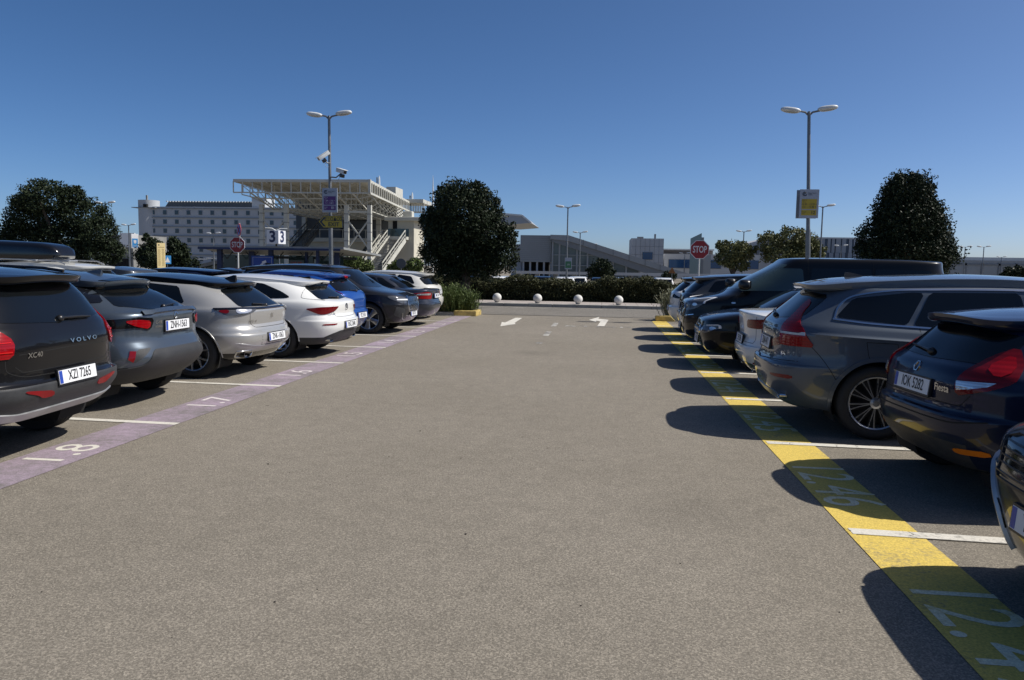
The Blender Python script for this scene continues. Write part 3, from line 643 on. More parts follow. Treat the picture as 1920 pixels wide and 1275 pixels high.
sp = spec(L, 1.83, (.98, 3.71), .335, rows, [(.48, 1.32), (1.0, 1.38), (1.9, 1.43), (2.5, 1.385), (2.72, 1.335)], .635, wt, split=spl, crown=.05, lip=.012, mats=dict(rear_diffuser=M['plastic']), rimstyle=('spoke', 5))
c = Car('estate_car', sp, *place('L', 13.43, -4.50), 'white low estate with slanted dark red tail lamps, fourth in the left row')
glass_set(c, [[(.78, 1.05), (.95, 1.14), (1.30, 1.27), (1.9, 1.325), (2.0, 1.0), (.85, 1.03)], [(2.07, 1.0), (1.98, 1.325), (2.4, 1.305), (2.9, 1.0)]])
c.patch('rear_window', [(.22, -.60, 1.035), (.55, -.50, 1.25), (.6, 0, 1.275), (.55, .50, 1.25), (.22, .60, 1.035), (.2, 0, 1.0)], (1, 0, -.3), M['glass'], mirror=False)
p = c.px([(570, 579), (600, 576), (635, 574), (627, 583), (605, 591), (593, 588)]); c.patch('tail_lamp', p, (1, -.5, 0), M['redd'], off=.012, g=.03)
c.text('badge_lettering', 'CLA 200', (.55, .76), 'R', .05, M['chrome']); emblem(c, (0, .87), 'R', .055); c.add('emblem', c.ribbon([(0, .87), (0, .92)], 'R', .014, .01, mirror=False), M['chrome']); c.add('emblem', c.ribbon([(0, .87), (.04, .845)], 'R', .014, .01), M['chrome'])
c.plate('XNZ-2848', (0, .555)); c.patch('diffuser_panel', [(-.80, .32), (-.62, .42), (-.40, .47), (.40, .47), (.62, .42), (.80, .32)], 'R', M['plastic'], off=.008, mirror=False); c.patch('reflector', [(.50, .60), (.78, .60), (.78, .575), (.55, .575)], 'R', M['refl'], off=.006); c.exhaust(.05, .55, .32, (.085, .035))
seams(c, [([(0, .70), (.42, .71), (.5, .80), (.52, .9)], 'R'), ([(2.03, 1.0), (2.0, .3)], 'S'), ([(.55, 1.34), (.62, 1.2), (.6, 1.05), (.25, 1.0)], 'S')])
c.wiper(0, 1.02, .3, 1.04, .015); c.mirrors(2.85, 1.0); c.fin(.75, bk, .05)

# ---------------------------------------------------------------- generic tall hatch body
def hatch(name, pl, label, body, L=4.0, H=1.48, W=1.72, lean=0., lamp='side', gm=None, tall=0, **k):
    w = W/2; s = H/1.48
    zo = k.pop('zlo', 0); rows = [(.34, L-.34, .60, .24+zo), (.2, L-.16, w-.08, .26+zo), (.10, L-.09, w-.045, .33+zo), (.02, L-.03, w-.015, .46+zo*.6), (0, L, w-.01, .56), (.001, L, w, .63), (.008, L, w, .65),
        (.034, L-.012, w, .66), (.046, L-.02, w, .68), (.05, L-.04, w, .77), (.05, L-.06, w-.002, [(0, .89*s), (2, .83), (L, .80)]), (.055, L-.11, w-.008, [(0, .915*s), (2, .855), (L, .83)]), (.07, L-.42, w-.02, [(0, .97*s), (2, .92), (L, .91)]),
        (.10, L-.88, w-.05, [(0, 1.02*s), (2, .98*s), (L-.88, .98)]), (.14, L-1.0, w-.08, [(0, 1.05*s), (2, 1.02*s), (L-1, 1.03)]),
        (.28+lean*.4, L-1.35, w-.145, [(0, 1.20*s), (2, 1.22*s), (L-1.4, 1.25*s)], GE), (.42+lean, L-1.6, w-.22, [(0, 1.33*s), (2, 1.37*s), (L-1.6, 1.36*s)], GE), (.27+lean+.05, L-1.68, w-.255, ('roof', -.07), RE), (.27+lean+.012, L-1.68, w-.255, ('roof', -.045), RE), (.27+lean, L-1.68, w-.255, 'roof', RE)]
    roof = [(.25+lean, 1.385*s), (.8+lean, 1.44*s), (1.7, 1.475*s), (L-1.9, 1.43*s), (L-1.62, 1.375*s)]
    k.setdefault('split', lambda c, l: 'bumper' if l < 7.2 and c[0] < .7 else ('front_bumper' if l < 6.9 and c[0] > L-.6 else ('sill_cladding' if l < 1.8 else 'body')))
    sp = spec(L, W, (.68, .68+L*.632), k.pop('Rt', .31), rows, roof, w-.25, body, crown=.045, lip=.014, mats=k.pop('mats', dict(front_bumper=body)), **k); sp['mats'].setdefault('front_bumper', body)
    c = Car(name, sp, *pl, label); g = gm or M['glass']
    glass_set(c, [[(.62, 1.08*s), (.76+lean*.5, 1.30*s), (1.15, 1.35*s), (1.25, 1.06*s)], [(1.31, 1.06*s), (1.22, 1.355*s), (L-2.02, 1.37*s), (L-1.95, 1.05*s)], [(L-1.88, 1.05*s), (L-1.96, 1.37*s), (L-1.75, 1.34*s), (L-1.25, 1.06*s)]], m=g)
    c.patch('rear_window', [(.2, -w+.2, 1.065*s), (.4, -w+.28, 1.275*s), (.4, 0, 1.30*s), (.4, w-.28, 1.275*s), (.2, w-.2, 1.065*s), (.2, 0, 1.035*s)], (1, 0, -.15), g, mirror=False)
    c.patch('windscreen', [(-w+.17, 1.04*s), (-w+.30, 1.33*s), (0, 1.36*s), (w-.30, 1.33*s), (w-.17, 1.04*s), (0, 1.01*s)], 'F', g, mirror=False)
    seams(c, [([(0, .72), (w-.32, .72), (w-.24, .80)], 'R'), ([(1.28, 1.03*s), (1.30, .85), (1.38, .6), (1.4, .3)], 'S'), ([(L-1.92, 1.03*s), (L-1.94, .3)], 'S'), ([(L-1.1, 1.0), (L-1.2, .3)], 'S')])
    handles(c, [(1.45, .92), (L-1.75, .91)]); c.mirrors(L-1.35, 1.03*s); return c

nb = paint('night_blue_paint', (.007, .012, .035), .2, .3)
def spl(c, l): return 'lower_bumper' if l < 3.0 and c[0] < .45 and abs(c[1]) < .62 else ('bumper' if l < 7.2 and c[0] < .7 else 'body')
c = hatch('hatchback', place('R', 6.15, 2.34, da=.12), 'dark navy hatchback with large red wrap-round tail lamps, plate IOK 5282, right row', nb, L=3.95, H=1.42, lean=.0, split=spl, mats=dict(lower_bumper=M['plastic']), rimstyle=('spoke', 5))
p = c.px([(1793, 714), (1820, 691), (1860, 669), (1914, 652), (1920, 677), (1916, 704), (1905, 720), (1863, 733), (1793, 742)]); c.patch('tail_lamp', p, (1, .5, 0), M['redd'], off=.012, g=.03)
p = c.px([(1796, 714), (1869, 720), (1852, 728), (1796, 731)]); c.patch('reversing_lamp', p, (1, .5, 0), M['clear'], off=.018, g=.025, rnd=0)
p = c.px([(1850, 690), (1905, 665), (1905, 700), (1870, 712)]); c.patch('lamp_glow', p, (1, .7, 0), M['red'], off=.017, g=.03)
c.plate('IOK 5282', (0, .80)); emblem(c, (0, .93), 'R', .036); c.text('badge_lettering', 'Fiesta', (-.38, .82), 'R', .075, M['chrome'], sx=.9)
c.patch('reflector', [(.52, .42), (.74, .44), (.74, .40), (.54, .385)], 'R', M['amber'], off=.006); c.wiper(0, 1.04, .35, 1.06, .018)
c.add('bumper_crease', c.ribbon([(0, .60), (.5, .60), (.75, .64)], 'R', .012, .004), M['seam'])

bl = paint('bright_blue_paint', (.010, .06, .27), .15, .3)
c = hatch('hatchback', place('L', 15.93, -5.08), 'bright blue hatchback squeezed between the white estate and the black SUV', bl, L=3.9, H=1.50, W=1.68, lean=.08)
c.patch('tail_lamp', [(0, .66, .86), (0, .62, .98), (0, .66, 1.10), (0, .74, 1.12), (0, .80, 1.0), (0, .80, .86)], (1, -.3, 0), M['red'], off=.012, g=.03); c.plate('IPZ 5530', (0, .55)); c.wiper(0, 1.06, .3, 1.08)
c.patch('brake_lamp', [(.33, -.08, 1.36), (.33, .08, 1.36), (.33, .08, 1.385), (.33, -.08, 1.385)], (1, 0, -.2), M['redb'], off=.03, mirror=False)
c = hatch('hatchback', place('L', 23.43, -4.95), 'white older hatchback at the far end of the left row beside the bush', paint('ivory_white_paint', (.60, .59, .55), 0, .4), L=4.2, H=1.47, W=1.76)
c.patch('tail_lamp', [(0, .60, .74), (0, .60, .92), (0, .84, .94), (0, .86, .80)], (1, -.3, 0), M['red'], off=.01, g=.03); c.plate('YNE 3320', (0, .82)); c.wiper(0, 1.04, .3, 1.06)
c = hatch('hatchback', place('R', 18.7, 1.80), 'dark grey tall hatchback between the black van and the white hatchback', paint('dark_grey_paint', (.045, .05, .058), .4, .4), L=4.1, H=1.56, W=1.78, lean=.05, Rt=.33)
c.patch('tail_lamp', [(0, -.60, .80), (0, -.62, .98), (0, -.86, 1.02), (0, -.86, .86)], (1, .3, 0), M['redd'], off=.01, g=.03); c.plate('ZYT 8021', (0, .80)); c.wiper(0, 1.1, .3, 1.13)
c = hatch('hatchback', place('R', 21.2, 1.78), 'white hatchback with a black roof edge at the far end of the right row', wt, L=4.0, H=1.50, W=1.75, lean=.06, split=lambda c, l: 'roof' if l > 16.9 else ('bumper' if l < 7.2 and c[0] < .7 else 'body'), mats=dict(roof=bk))
c.patch('tail_lamp', [(0, -.52, .90), (0, -.54, 1.0), (0, -.85, 1.02), (0, -.85, .86)], (1, .3, 0), M['smoke'], off=.01, g=.03); c.plate('IMA 6127', (0, .60))

# ---------------------------------------------------------------- saloons
def saloon(name, pl, label, body, L=4.47, W=1.74, H=1.415, deck=.98, **k):
    w = W/2
    rows = [(.34, L-.34, .60, .23), (.2, L-.16, w-.07, .25), (.12, L-.09, w-.04, .31), (.03, L-.03, w-.012, .44), (0, L, w-.006, .52), (.001, L, w, .60), (.008, L, w, .615),
        (.034, L-.012, w, .625), (.045, L-.02, w, .66), (.07, L-.04, w, .72), (.05, L-.1, w-.005, [(0, deck-.12), (2, .80), (L, .74)]), (.04, L-.3, w-.02, [(0, deck-.02), (2, .88), (L, .82)]),
        (.09, L-.9, w-.04, [(0, deck+.01), (1, .95), (2, .93), (L-1, .95)]), (.62, L-1.2, w-.08, [(.6, deck+.03), (2, .97), (L-1.2, .98)], (6, 3, 8, 2.6)),
        (.95, L-1.6, w-.155, [(.9, 1.16), (2, 1.19), (L-1.6, 1.2)], GE), (1.25, L-1.9, w-.22, [(1.2, 1.285), (2, 1.315), (L-1.9, 1.30)], GE), (1.32, L-1.95, w-.245, 'roof', RE)]
    roof = [(1.25, 1.32*H/1.415), (1.6, 1.375*H/1.415), (2.1, H), (L-2.2, 1.385*H/1.415), (L-1.95, 1.345*H/1.415)]
    sp = spec(L, W, k.pop('wheels', (1.02, 3.745)), k.pop('Rt', .315), rows, roof, w-.245, body, crown=.04, lip=.012, split=lambda c, l: 'bumper' if l < 7.2 and c[0] < .8 else ('front_bumper' if l < 7 and c[0] > L-.6 else 'body'), mats=dict(front_bumper=body), **k)
    c = Car(name, sp, *pl, label)
    glass_set(c, [[(.98, 1.02), (1.42, 1.28), (1.55, 1.28), (1.30, 1.0)], [(1.36, 1.0), (1.60, 1.29), (2.08, 1.31), (2.14, .99)], [(2.21, .99), (2.15, 1.31), (2.5, 1.285), (L-1.35, 1.0)]])
    c.patch('rear_window', [(.7, -w+.2, 1.02), (1.2, -w+.3, 1.27), (1.25, 0, 1.29), (1.2, w-.3, 1.27), (.7, w-.2, 1.02), (.68, 0, 1.0)], (.6, 0, -.8), M['glass'], mirror=False)
    c.patch('windscreen', [(-w+.17, 1.0), (-w+.30, 1.28), (0, 1.30), (w-.30, 1.28), (w-.17, 1.0), (0, .99)], 'F', M['glass'], mirror=False)
    seams(c, [([(0, .66), (w-.3, .66), (w-.25, deck-.06)], 'R'), ([(2.18, .97), (2.16, .3)], 'S'), ([(1.32, .98), (1.3, .8), (1.5, .5)], 'S')]); handles(c, [(1.45, .86), (2.35, .85)]); c.mirrors(L-1.45, .98); return c
c = saloon('saloon_car', place('L', 20.93, -4.50), 'dark grey older saloon with red and clear tail lamps, beside the white hatchback', paint('anthracite_paint', (.04, .045, .06), .5, .35))
c.patch('tail_lamp', [(0, .42, .72), (0, .42, .87), (0, .62, .92), (0, .84, .88), (0, .86, .74)], (1, -.3, 0), M['red'], off=.01, g=.03); c.patch('indicator_lamp', [(0, .50, .83), (0, .50, .88), (0, .80, .87), (0, .82, .83)], (1, -.3, 0), M['clear'], off=.015, g=.03)
c.plate('YMH 7745', (0, .80)); emblem(c, (0, .90), 'R', .035); c.exhaust(.02, .5, .27, (.03, .03))
c = saloon('saloon_car', place('R', 11.2, 1.93), 'white modern saloon seen from the rear beside the slate estate SUV', wt, L=4.71, W=1.83, H=1.44, deck=1.08, wheels=(1.03, 3.88), Rt=.335)
c.patch('tail_lamp', [(0, -.40, .86), (0, -.42, .97), (0, -.87, 1.0), (0, -.89, .90), (0, -.70, .86)], (1, .3, 0), M['redd'], off=.01, g=.03); c.plate('ZPB 2096', (0, .68)); c.patch('reflector', [(.6, .40), (.84, .43), (.84, .40), (.62, .375)], 'R', M['refl'], off=.006); c.exhaust(.06, .52, .31, (.05, .045))
c.patch('rear_diffuser', [(-.7, .26), (-.6, .38), (.6, .38), (.7, .26)], 'R', M['gloss'], mirror=False)
c.text('badge_lettering', '320d', (.55, .93), 'R', .05, M['chrome'])

# ---------------------------------------------------------------- black hatch, nose to the aisle
c = hatch('hatchback', place('R', 13.7, 1.66, 4.31, True), 'black hatchback parked nose out with angular headlamps, beside the black van', bk, L=4.31, H=1.43, W=1.79, Rt=.325)
def front_face(c, L, w, g, lamp, lowg, plate, pm=None, dl=True):
    c.patch('grille', g, 'F', M['gloss'], mirror=False, off=.008)
    c.add('grille_frame', c.ribbon(g, 'F', .02, .016, mirror=False, closed=True, smooth=False), M['chrome'])
    zs = [p[1] for p in g]; n = 7
    for k in range(1, n):
        z = min(zs)+(max(zs)-min(zs))*k/n; ww = max(p[0] for p in g)*.93; c.add('grille_bar', c.ribbon([(-ww, z), (0, z), (ww, z)], 'F', .010, .016, mirror=False), M['rimdark'])
    c.patch('headlamp', lamp, 'F', M['lampd'], off=.01, g=.03); cy = sum(p[0] for p in lamp)/len(lamp); cz = sum(p[1] for p in lamp)/len(lamp)
    for k in ((-.12, .10) if dl else ()): c.patch('lamp_unit', [(cy+k+.04*math.cos(t), cz+k*.12+.028*math.sin(t)) for t in [math.pi*2*i/10 for i in range(10)]], 'F', M['clear'], off=.016, g=.03, rnd=0)
    if dl: c.add('daytime_lamp', c.ribbon([(p[0]*.96+cy*.04, p[1]*.93+cz*.07) for p in lamp[2:5]], 'F', .018, .016), M['white'])
    c.patch('bumper_vent', lowg, 'F', M['gloss'], off=.006); c.plate(plate, (0, .45 if pm is None else pm), 'F')
front_face(c, 4.31, .9, [(-.30, .36), (-.42, .60), (-.38, .70), (.38, .70), (.42, .60), (.30, .36)], [(.50, .60), (.48, .69), (.66, .72), (.84, .74), (.85, .68), (.76, .62), (.66, .585)], [(.50, .30), (.52, .46), (.80, .50), (.80, .34)], 'IHY 9034')

# ---------------------------------------------------------------- near front corner on the right edge
c = hatch('hatchback', place('R', 3.66, 2.02, 4.1, True), 'black car at the right edge nose out, silver grille frame and plate beginning YT', bk, L=4.1, H=1.50, W=1.80, Rt=.335, zlo=-.10)
_cs = M['chrome']; M['chrome'] = M['rimdark']
front_face(c, 4.1, .9, [(-.50, .60), (-.56, .80), (-.40, .86), (.40, .86), (.56, .80), (.50, .60)], [(.60, .70), (.60, .84), (.74, .90), (.86, .88), (.86, .76)], [(.50, .30), (.52, .46), (.80, .50), (.80, .34)], 'YTA 2193', .46, False)
c.add('grille_frame', c.ribbon([(.50, .22), (.56, .40), (.66, .58), (.80, .68)], 'F', .045, .02), M['silver'])

M['chrome'] = _cs
# ---------------------------------------------------------------- black van, nose to the aisle
L = 4.96
rows = [(.34, L-.34, .66, .26), (.10, L-.16, .88, .28), (.04, L-.08, .92, .34), (.01, L-.02, .945, .48), (0, L, .95, .60), (.005, L, .955, .70),
    (.02, L-.015, .955, .78), (.03, L-.04, .955, .86), (.03, L-.055, .952, [(0, 1.0), (2.4, .98), (L, .98)]), (.032, L-.10, .948, [(0, 1.03), (2.4, 1.01), (L, 1.02)]), (.035, L-.42, .94, [(0, 1.09), (2.4, 1.09), (L, 1.10)]),
    (.045, L-.80, .93, [(0, 1.15), (2.4, 1.15), (4.2, 1.19)]), (.06, L-.92, .92, [(0, 1.22), (2.4, 1.2), (4.1, 1.26)]),
    (.10, L-1.32, .87, [(0, 1.50), (2.4, 1.48), (3.6, 1.50)], (12, 5, 7, 3)), (.14, L-1.70, .82, [(0, 1.72), (2.4, 1.70), (3.3, 1.70)], (12, 5, 7, 3)), (.15, L-1.86, .79, [(0, 1.83), (2.4, 1.82), (3.1, 1.80)], (12, 5, 7, 3)), (.17, L-1.95, .745, 'roof', (12, 5, 7, 3))]
c = Car('van', spec(L, 1.92, (.84, 4.10), .34, rows, [(.1, 1.86), (1, 1.90), (2.4, 1.905), (2.9, 1.89), (3.05, 1.87)], .745, bk, crown=.03, lip=.03, xm=2.2, mats=dict(lip=M['black'])), *place('R', 16.2, 1.62, L, True), 'tall black van parked nose out in the right row, roof above the horizon', 'van')
lg = mat('light_glass', (.035, .055, .058), .03, spec=.6); c.patch('side_window', [(2.72, 1.26), (2.76, 1.68), (3.22, 1.69), (3.62, 1.48), (3.92, 1.29), (3.9, 1.24)], 'S', lg, off=.006); c.patch('side_window', [(.4, 1.27), (.46, 1.68), (1.45, 1.69), (1.45, 1.26)], 'S', M['glass'], off=.006); c.patch('side_window', [(1.52, 1.26), (1.52, 1.69), (2.6, 1.69), (2.62, 1.25)], 'S', M['glass'], off=.006)  # glass colour lightened to stand for the view through and reflected sky
c.patch('windscreen', [(-.80, 1.28), (-.72, 1.76), (0, 1.80), (.72, 1.76), (.80, 1.28), (0, 1.24)], 'F', lg, mirror=False)
front_face(c, L, .95, [(-.40, .70), (-.44, .88), (-.38, .96), (.38, .96), (.44, .88), (.40, .70)], [(.50, .82), (.48, .95), (.66, 1.04), (.86, 1.10), (.90, .98), (.84, .88), (.66, .82)], [(.52, .36), (.54, .56), (.84, .60), (.84, .40)], 'IZK 5518', .50)
c.add('bumper_crease', c.ribbon([(.50, .58), (.56, .70), (.82, .76)], 'F', .022, .012), M['chrome']); c.patch('lower_grille', [(-.5, .34), (-.5, .62), (.5, .62), (.5, .34)], 'F', M['gloss'], mirror=False)
seams(c, [([(2.66, 1.85), (2.66, .34)], 'S'), ([(3.98, 1.18), (3.9, .8), (3.72, .34)], 'S'), ([(1.48, 1.8), (1.48, .4)], 'S')]); handles(c, [(2.74, 1.08)]); c.mirrors(3.85, 1.36, .95, M['black'], 1.35)
c.patch('side_marker', [(3.99, 1.02), (4.07, 1.02), (4.07, .99), (3.99, .99)], 'S', M['clear'], off=.01)

# ---------------------------------------------------------------- second row behind the left one, tails towards us
def G2(y, x): return ((x, y, 0), math.pi+SK)
c = hatch('suv', G2(15.5, -10.35), 'white SUV carrying a black roof box, behind the first black car', paint('cream_white_paint', (.66, .66, .62), 0, .35), L=4.5, H=1.60, W=1.84, lean=.05, Rt=.35)
rails(c, [(.75, .60, 1.53), (.95, .62, 1.60), (2.2, .64, 1.62), (2.6, .62, 1.58)], M['silver'])
bx = empty('roof_box', (-12.5, 15.5, 1.67), SK+math.pi, 'long glossy black roof box on the white car roof', 'roof box')
b = MB(); V = []; F = []; N = 24
for i in range(25):
    t = i/24; e = (1-abs(2*t-1)**5)**.45 if 0 < t < 1 else .05; e = max(e, .05); hh = .36*(.80+.20*t)*e; ww = .42*(.55+.45*e)*(.9+.1*t)
    for k in range(N):
        a = 2*math.pi*k/N; q = .45; V.append((-1.05+2.1*t, ww*math.copysign(abs(math.cos(a))**q, math.cos(a)), max(-.09*e, hh*math.copysign(abs(math.sin(a))**q, math.sin(a))*.92)+.04))
for i in range(24):
    for k in range(N): F.append((i*N+k, (i+1)*N+k, (i+1)*N+(k+1) % N, i*N+(k+1) % N))
F += [tuple(range(N)), tuple(range(24*N, 25*N))[::-1]]; b.add(V, F); b.build('shell', M['gloss'], bx, True, 50)
for x in (-.75, .30): MB().box((x, 0, -.07), (.08, 1.25, .035), bev=.01).build('crossbar', M['silver'], bx)
c = saloon('saloon_car', G2(18.1, -10.0), 'dark grey saloon roof showing behind the grey crossover, below the white hotel tower', MATS['dark_grey_paint'], H=1.48)
c = hatch('hatchback', G2(20.6, -10.3), 'dark blue hatchback roof below the yellow notice board', nb, L=4.1, H=1.47)
c = saloon('saloon_car', G2(23.2, -9.6), 'black saloon in the back row near the left stop sign', bk, H=1.45)
# ================================================================== ground, road, markings
def nd(t, typ, **k):
    n = t.nodes.new(typ)
    for a, v in k.items():
        if a in n.inputs: n.inputs[a].default_value = v
        else: setattr(n, a, v)
    return n
def asphalt(name, c1, c2, wear=1.0):
    m = bpy.data.materials.new(name); m.use_nodes = True; t = m.node_tree; b = t.nodes['Principled BSDF']; L = t.links.new
    tc = nd(t, 'ShaderNodeTexCoord')
    big = nd(t, 'ShaderNodeTexNoise', Scale=.35, Detail=5, Roughness=.6); mid = nd(t, 'ShaderNodeTexNoise', Scale=5, Detail=8, Roughness=.7)
    fine = nd(t, 'ShaderNodeTexNoise', Scale=85, Detail=3, Roughness=.75); vo = nd(t, 'ShaderNodeTexVoronoi', Scale=130)
    st = nd(t, 'ShaderNodeTexVoronoi', Scale=.9, Randomness=1)
    for n in (big, mid, fine, vo, st): L(tc.outputs['Object'], n.inputs['Vector'])
    r = nd(t, 'ShaderNodeMapRange'); r.inputs['From Min'].default_value = .3; r.inputs['From Max'].default_value = .7; L(big.outputs['Fac'], r.inputs['Value'])
    mx = nd(t, 'ShaderNodeMix', data_type='RGBA'); mx.inputs['A'].default_value = (*c1, 1); mx.inputs['B'].default_value = (*c2, 1); L(r.outputs[0], mx.inputs['Factor'])
    def mul(src, lo, hi, f0, f1, prev):
        q = nd(t, 'ShaderNodeMapRange'); q.inputs['From Min'].default_value = f0; q.inputs['From Max'].default_value = f1; q.inputs['To Min'].default_value = lo; q.inputs['To Max'].default_value = hi; L(src, q.inputs['Value'])
        v = nd(t, 'ShaderNodeVectorMath', operation='SCALE'); L(prev, v.inputs[0]); L(q.outputs[0], v.inputs['Scale']); return v.outputs[0]
    c = mul(mid.outputs['Fac'], .90, 1.10, .3, .7, mx.outputs['Result'])
    c = mul(fine.outputs['Fac'], .66, 1.33, .3, .7, c)
    sx = nd(t, 'ShaderNodeSeparateColor'); L(vo.outputs['Color'], sx.inputs[0]); c = mul(sx.outputs[0], .80, 1.38, .35, 1.0, c)
    c = mul(st.outputs['Distance'], .35, 1.0, .008, .03, c)
    s2 = nd(t, 'ShaderNodeTexVoronoi', Scale=.42); wob = nd(t, 'ShaderNodeVectorMath', operation='MULTIPLY_ADD'); wob.inputs[1].default_value = (.5, .5, 0); L(mid.outputs['Color'], wob.inputs[0]); L(tc.outputs['Object'], wob.inputs[2]); L(wob.outputs[0], s2.inputs['Vector'])
    c = mul(s2.outputs['Distance'], .80, 1.0, .04, .24, c)
    L(c, b.inputs['Base Color']); b.inputs['Roughness'].default_value = .88; b.inputs['Specular IOR Level'].default_value = .25
    bp = nd(t, 'ShaderNodeBump', Strength=.7, Distance=.006); L(fine.outputs['Fac'], bp.inputs['Height']); L(bp.outputs[0], b.inputs['Normal'])
    return m
def marking(name, col, under=(.14, .13, .115), cover=.5, edge=.12, speck=.35, asc=22):
    m = bpy.data.materials.new(name); m.use_nodes = True; t = m.node_tree; b = t.nodes['Principled BSDF']; L = t.links.new; tc = nd(t, 'ShaderNodeTexCoord')
    n1 = nd(t, 'ShaderNodeTexNoise', Scale=asc, Detail=8, Roughness=.75); n2 = nd(t, 'ShaderNodeTexNoise', Scale=75, Detail=3, Roughness=.75); n3 = nd(t, 'ShaderNodeTexNoise', Scale=1.6, Detail=5)
    for n in (n1, n2, n3): L(tc.outputs['Object'], n.inputs['Vector'])
    a = nd(t, 'ShaderNodeMath', operation='MULTIPLY_ADD'); a.inputs[1].default_value = .7; L(n3.outputs['Fac'], a.inputs[0]); L(n1.outputs['Fac'], a.inputs[2])
    r = nd(t, 'ShaderNodeMapRange'); r.inputs['From Min'].default_value = cover+.35-edge; r.inputs['From Max'].default_value = cover+.35+edge; L(a.outputs[0], r.inputs['Value'])
    q = nd(t, 'ShaderNodeMapRange'); q.inputs['From Min'].default_value = .3; q.inputs['From Max'].default_value = .7; q.inputs['To Min'].default_value = 1-speck; q.inputs['To Max'].default_value = 1+speck; L(n2.outputs['Fac'], q.inputs['Value'])
    mx = nd(t, 'ShaderNodeMix', data_type='RGBA'); mx.inputs['A'].default_value = (*col, 1); mx.inputs['B'].default_value = (*under, 1); L(r.outputs[0], mx.inputs['Factor'])
    v = nd(t, 'ShaderNodeVectorMath', operation='SCALE'); L(mx.outputs['Result'], v.inputs[0]); L(q.outputs[0], v.inputs['Scale']); L(v.outputs[0], b.inputs['Base Color'])
    b.inputs['Roughness'].default_value = .75
    bp = nd(t, 'ShaderNodeBump', Strength=.5, Distance=.004); L(n2.outputs['Fac'], bp.inputs['Height']); L(bp.outputs[0], b.inputs['Normal'])
    return m
asp = asphalt('asphalt', (.190, .168, .134), (.222, .197, .160)); road_m = asphalt('road_asphalt', (.155, .142, .122), (.18, .165, .142))
# ground: level lot, falling half a metre beyond the hedge
V = []; F = []; ys = [-60, 0, 30, 37.5, 44, 52, 200, 900, 3500]; zs = [0, 0, 0, 0, -.35, -.6, -.6, -.6, -.6]; xs = [-3500, -600, -60, 0, 60, 600, 3500]
for y, z in zip(ys, zs): V += [(x, y, z) for x in xs]
for i in range(len(ys)-1):
    for j in range(len(xs)-1): a = i*len(xs)+j; F.append((a, a+1, a+1+len(xs), a+len(xs)))
o = mesh_obj('ground', V, F, asp); tag(o, kind='structure')
def quad(name, pts, m, z=.004, kind='structure'):
    o = mesh_obj(name, [(x, y, z) for x, y in pts], [tuple(range(len(pts)))], m); o['kind'] = kind; return o
def sk(x, y, dx): return (x+dx, y+dx*SK)
quad('road', [(-60, 25.9), (60, 25.9), (60, 31.42), (-60, 31.42)], road_m, .004)
wp = marking('white_road_paint', (.60, .57, .50), cover=.66, speck=.12); wf = marking('faded_road_paint', (.52, .50, .45), cover=.50, edge=.1, speck=.15); wfy = marking('faded_number_on_yellow', (.78, .72, .50), under=(.58, .43, .09), cover=.66, edge=.2, speck=.25); wfl = marking('faded_number_on_lilac', (.62, .57, .55), under=(.34, .265, .325), cover=.70, edge=.2, speck=.2)
quad('road_edge_line', [(-60, 30.35), (60, 30.35), (60, 30.47), (-60, 30.47)], wf, .009)
quad('ground_joint', [(-4.0, 25.78), (2.0, 25.78), (2.0, 25.88), (-4.0, 25.88)], mat('bitumen', (.03, .028, .026), .8), .009)
lil = marking('lilac_band_paint', (.34, .265, .325), cover=.53, edge=.24, speck=.28, asc=9); yel = marking('yellow_band_paint', (.60, .44, .085), cover=.68, edge=.14, speck=.30, asc=30)
quad('lilac_band', [(-4.20, .5), (-4.20, 24.6), (-4.74, 24.6), (-4.74, .5)], lil); quad('yellow_band', [(1.575, .5), (2.025, .5), (2.025, 24.4), (1.575, 24.4)], yel)
cr = mat('paint_crack', (.06, .055, .05), .9)
def line(x0, y0, ln, w=.10, crack=False):
    dx = ln; p = [sk(x0, y0-w/2, 0), sk(x0, y0-w/2, dx), sk(x0, y0+w/2, dx), sk(x0, y0+w/2, 0)]
    quad('bay_line', p, wp, .0062)
    if crack:
        rnd = random.Random(int(y0*10)); b = MB()
        for k in range(5):
            x = .12+k*.38+rnd.uniform(-.15, .15); pts = [(x0+x+rnd.uniform(-.03, .03), y0-w/2+x*SK+w*j/4, .0115) for j in range(5)]
            for j in range(4): b.add([(pts[j][0]-.0018, pts[j][1], .0072), (pts[j][0]+.0018, pts[j][1], .0072), (pts[j+1][0]+.0018, pts[j+1][1], .0072), (pts[j+1][0]-.0018, pts[j+1][1], .0072)], [(0, 1, 2, 3)])
        V = [(x0+.02+i*.08, y0-w/2+SK*(.02+i*.08)-.006-rnd.uniform(0, .008), .0071) for i in range(24)]; V2 = [(x, y+.006, z) for x, y, z in V]
        b.add(V+V2, [(i, i+1, 24+i+1, 24+i) for i in range(23)]); o = b.build('ground_crack', cr); o['kind'] = 'structure'
for k in range(-1, 8): line(-4.20, 7.18+2.5*k, -5.0)
for k in range(-4, 5): line(1.60, 12.45+2.5*k, 5.0, .11, k < 0)
n = 0
def ground_text(s, c, right, up, size, sx=1., m=None, z=.0058, bold=.02):
    V, F = text_mesh(s, size, sx, bold); r = Vector(right); u = Vector(up)
    o = mesh_obj('bay_number', [Vector((c[0], c[1], z))+r*a+u*b for a, b in V], F, m or wp); o['kind'] = 'structure'; return o
for k in range(8): ground_text('1.%d' % (8-k), (-4.47, 5.88+2.5*k), (0, 1, 0), (-1, 0, 0), .50, 1.15, wfl if k else wp, bold=.0)
for k in range(-1, 7):
    ground_text('12.%d' % (46-k), (1.80, 6.07+2.5*k), (0, -1, 0), (1, 0, 0), .60, .90, wfy, bold=.0)
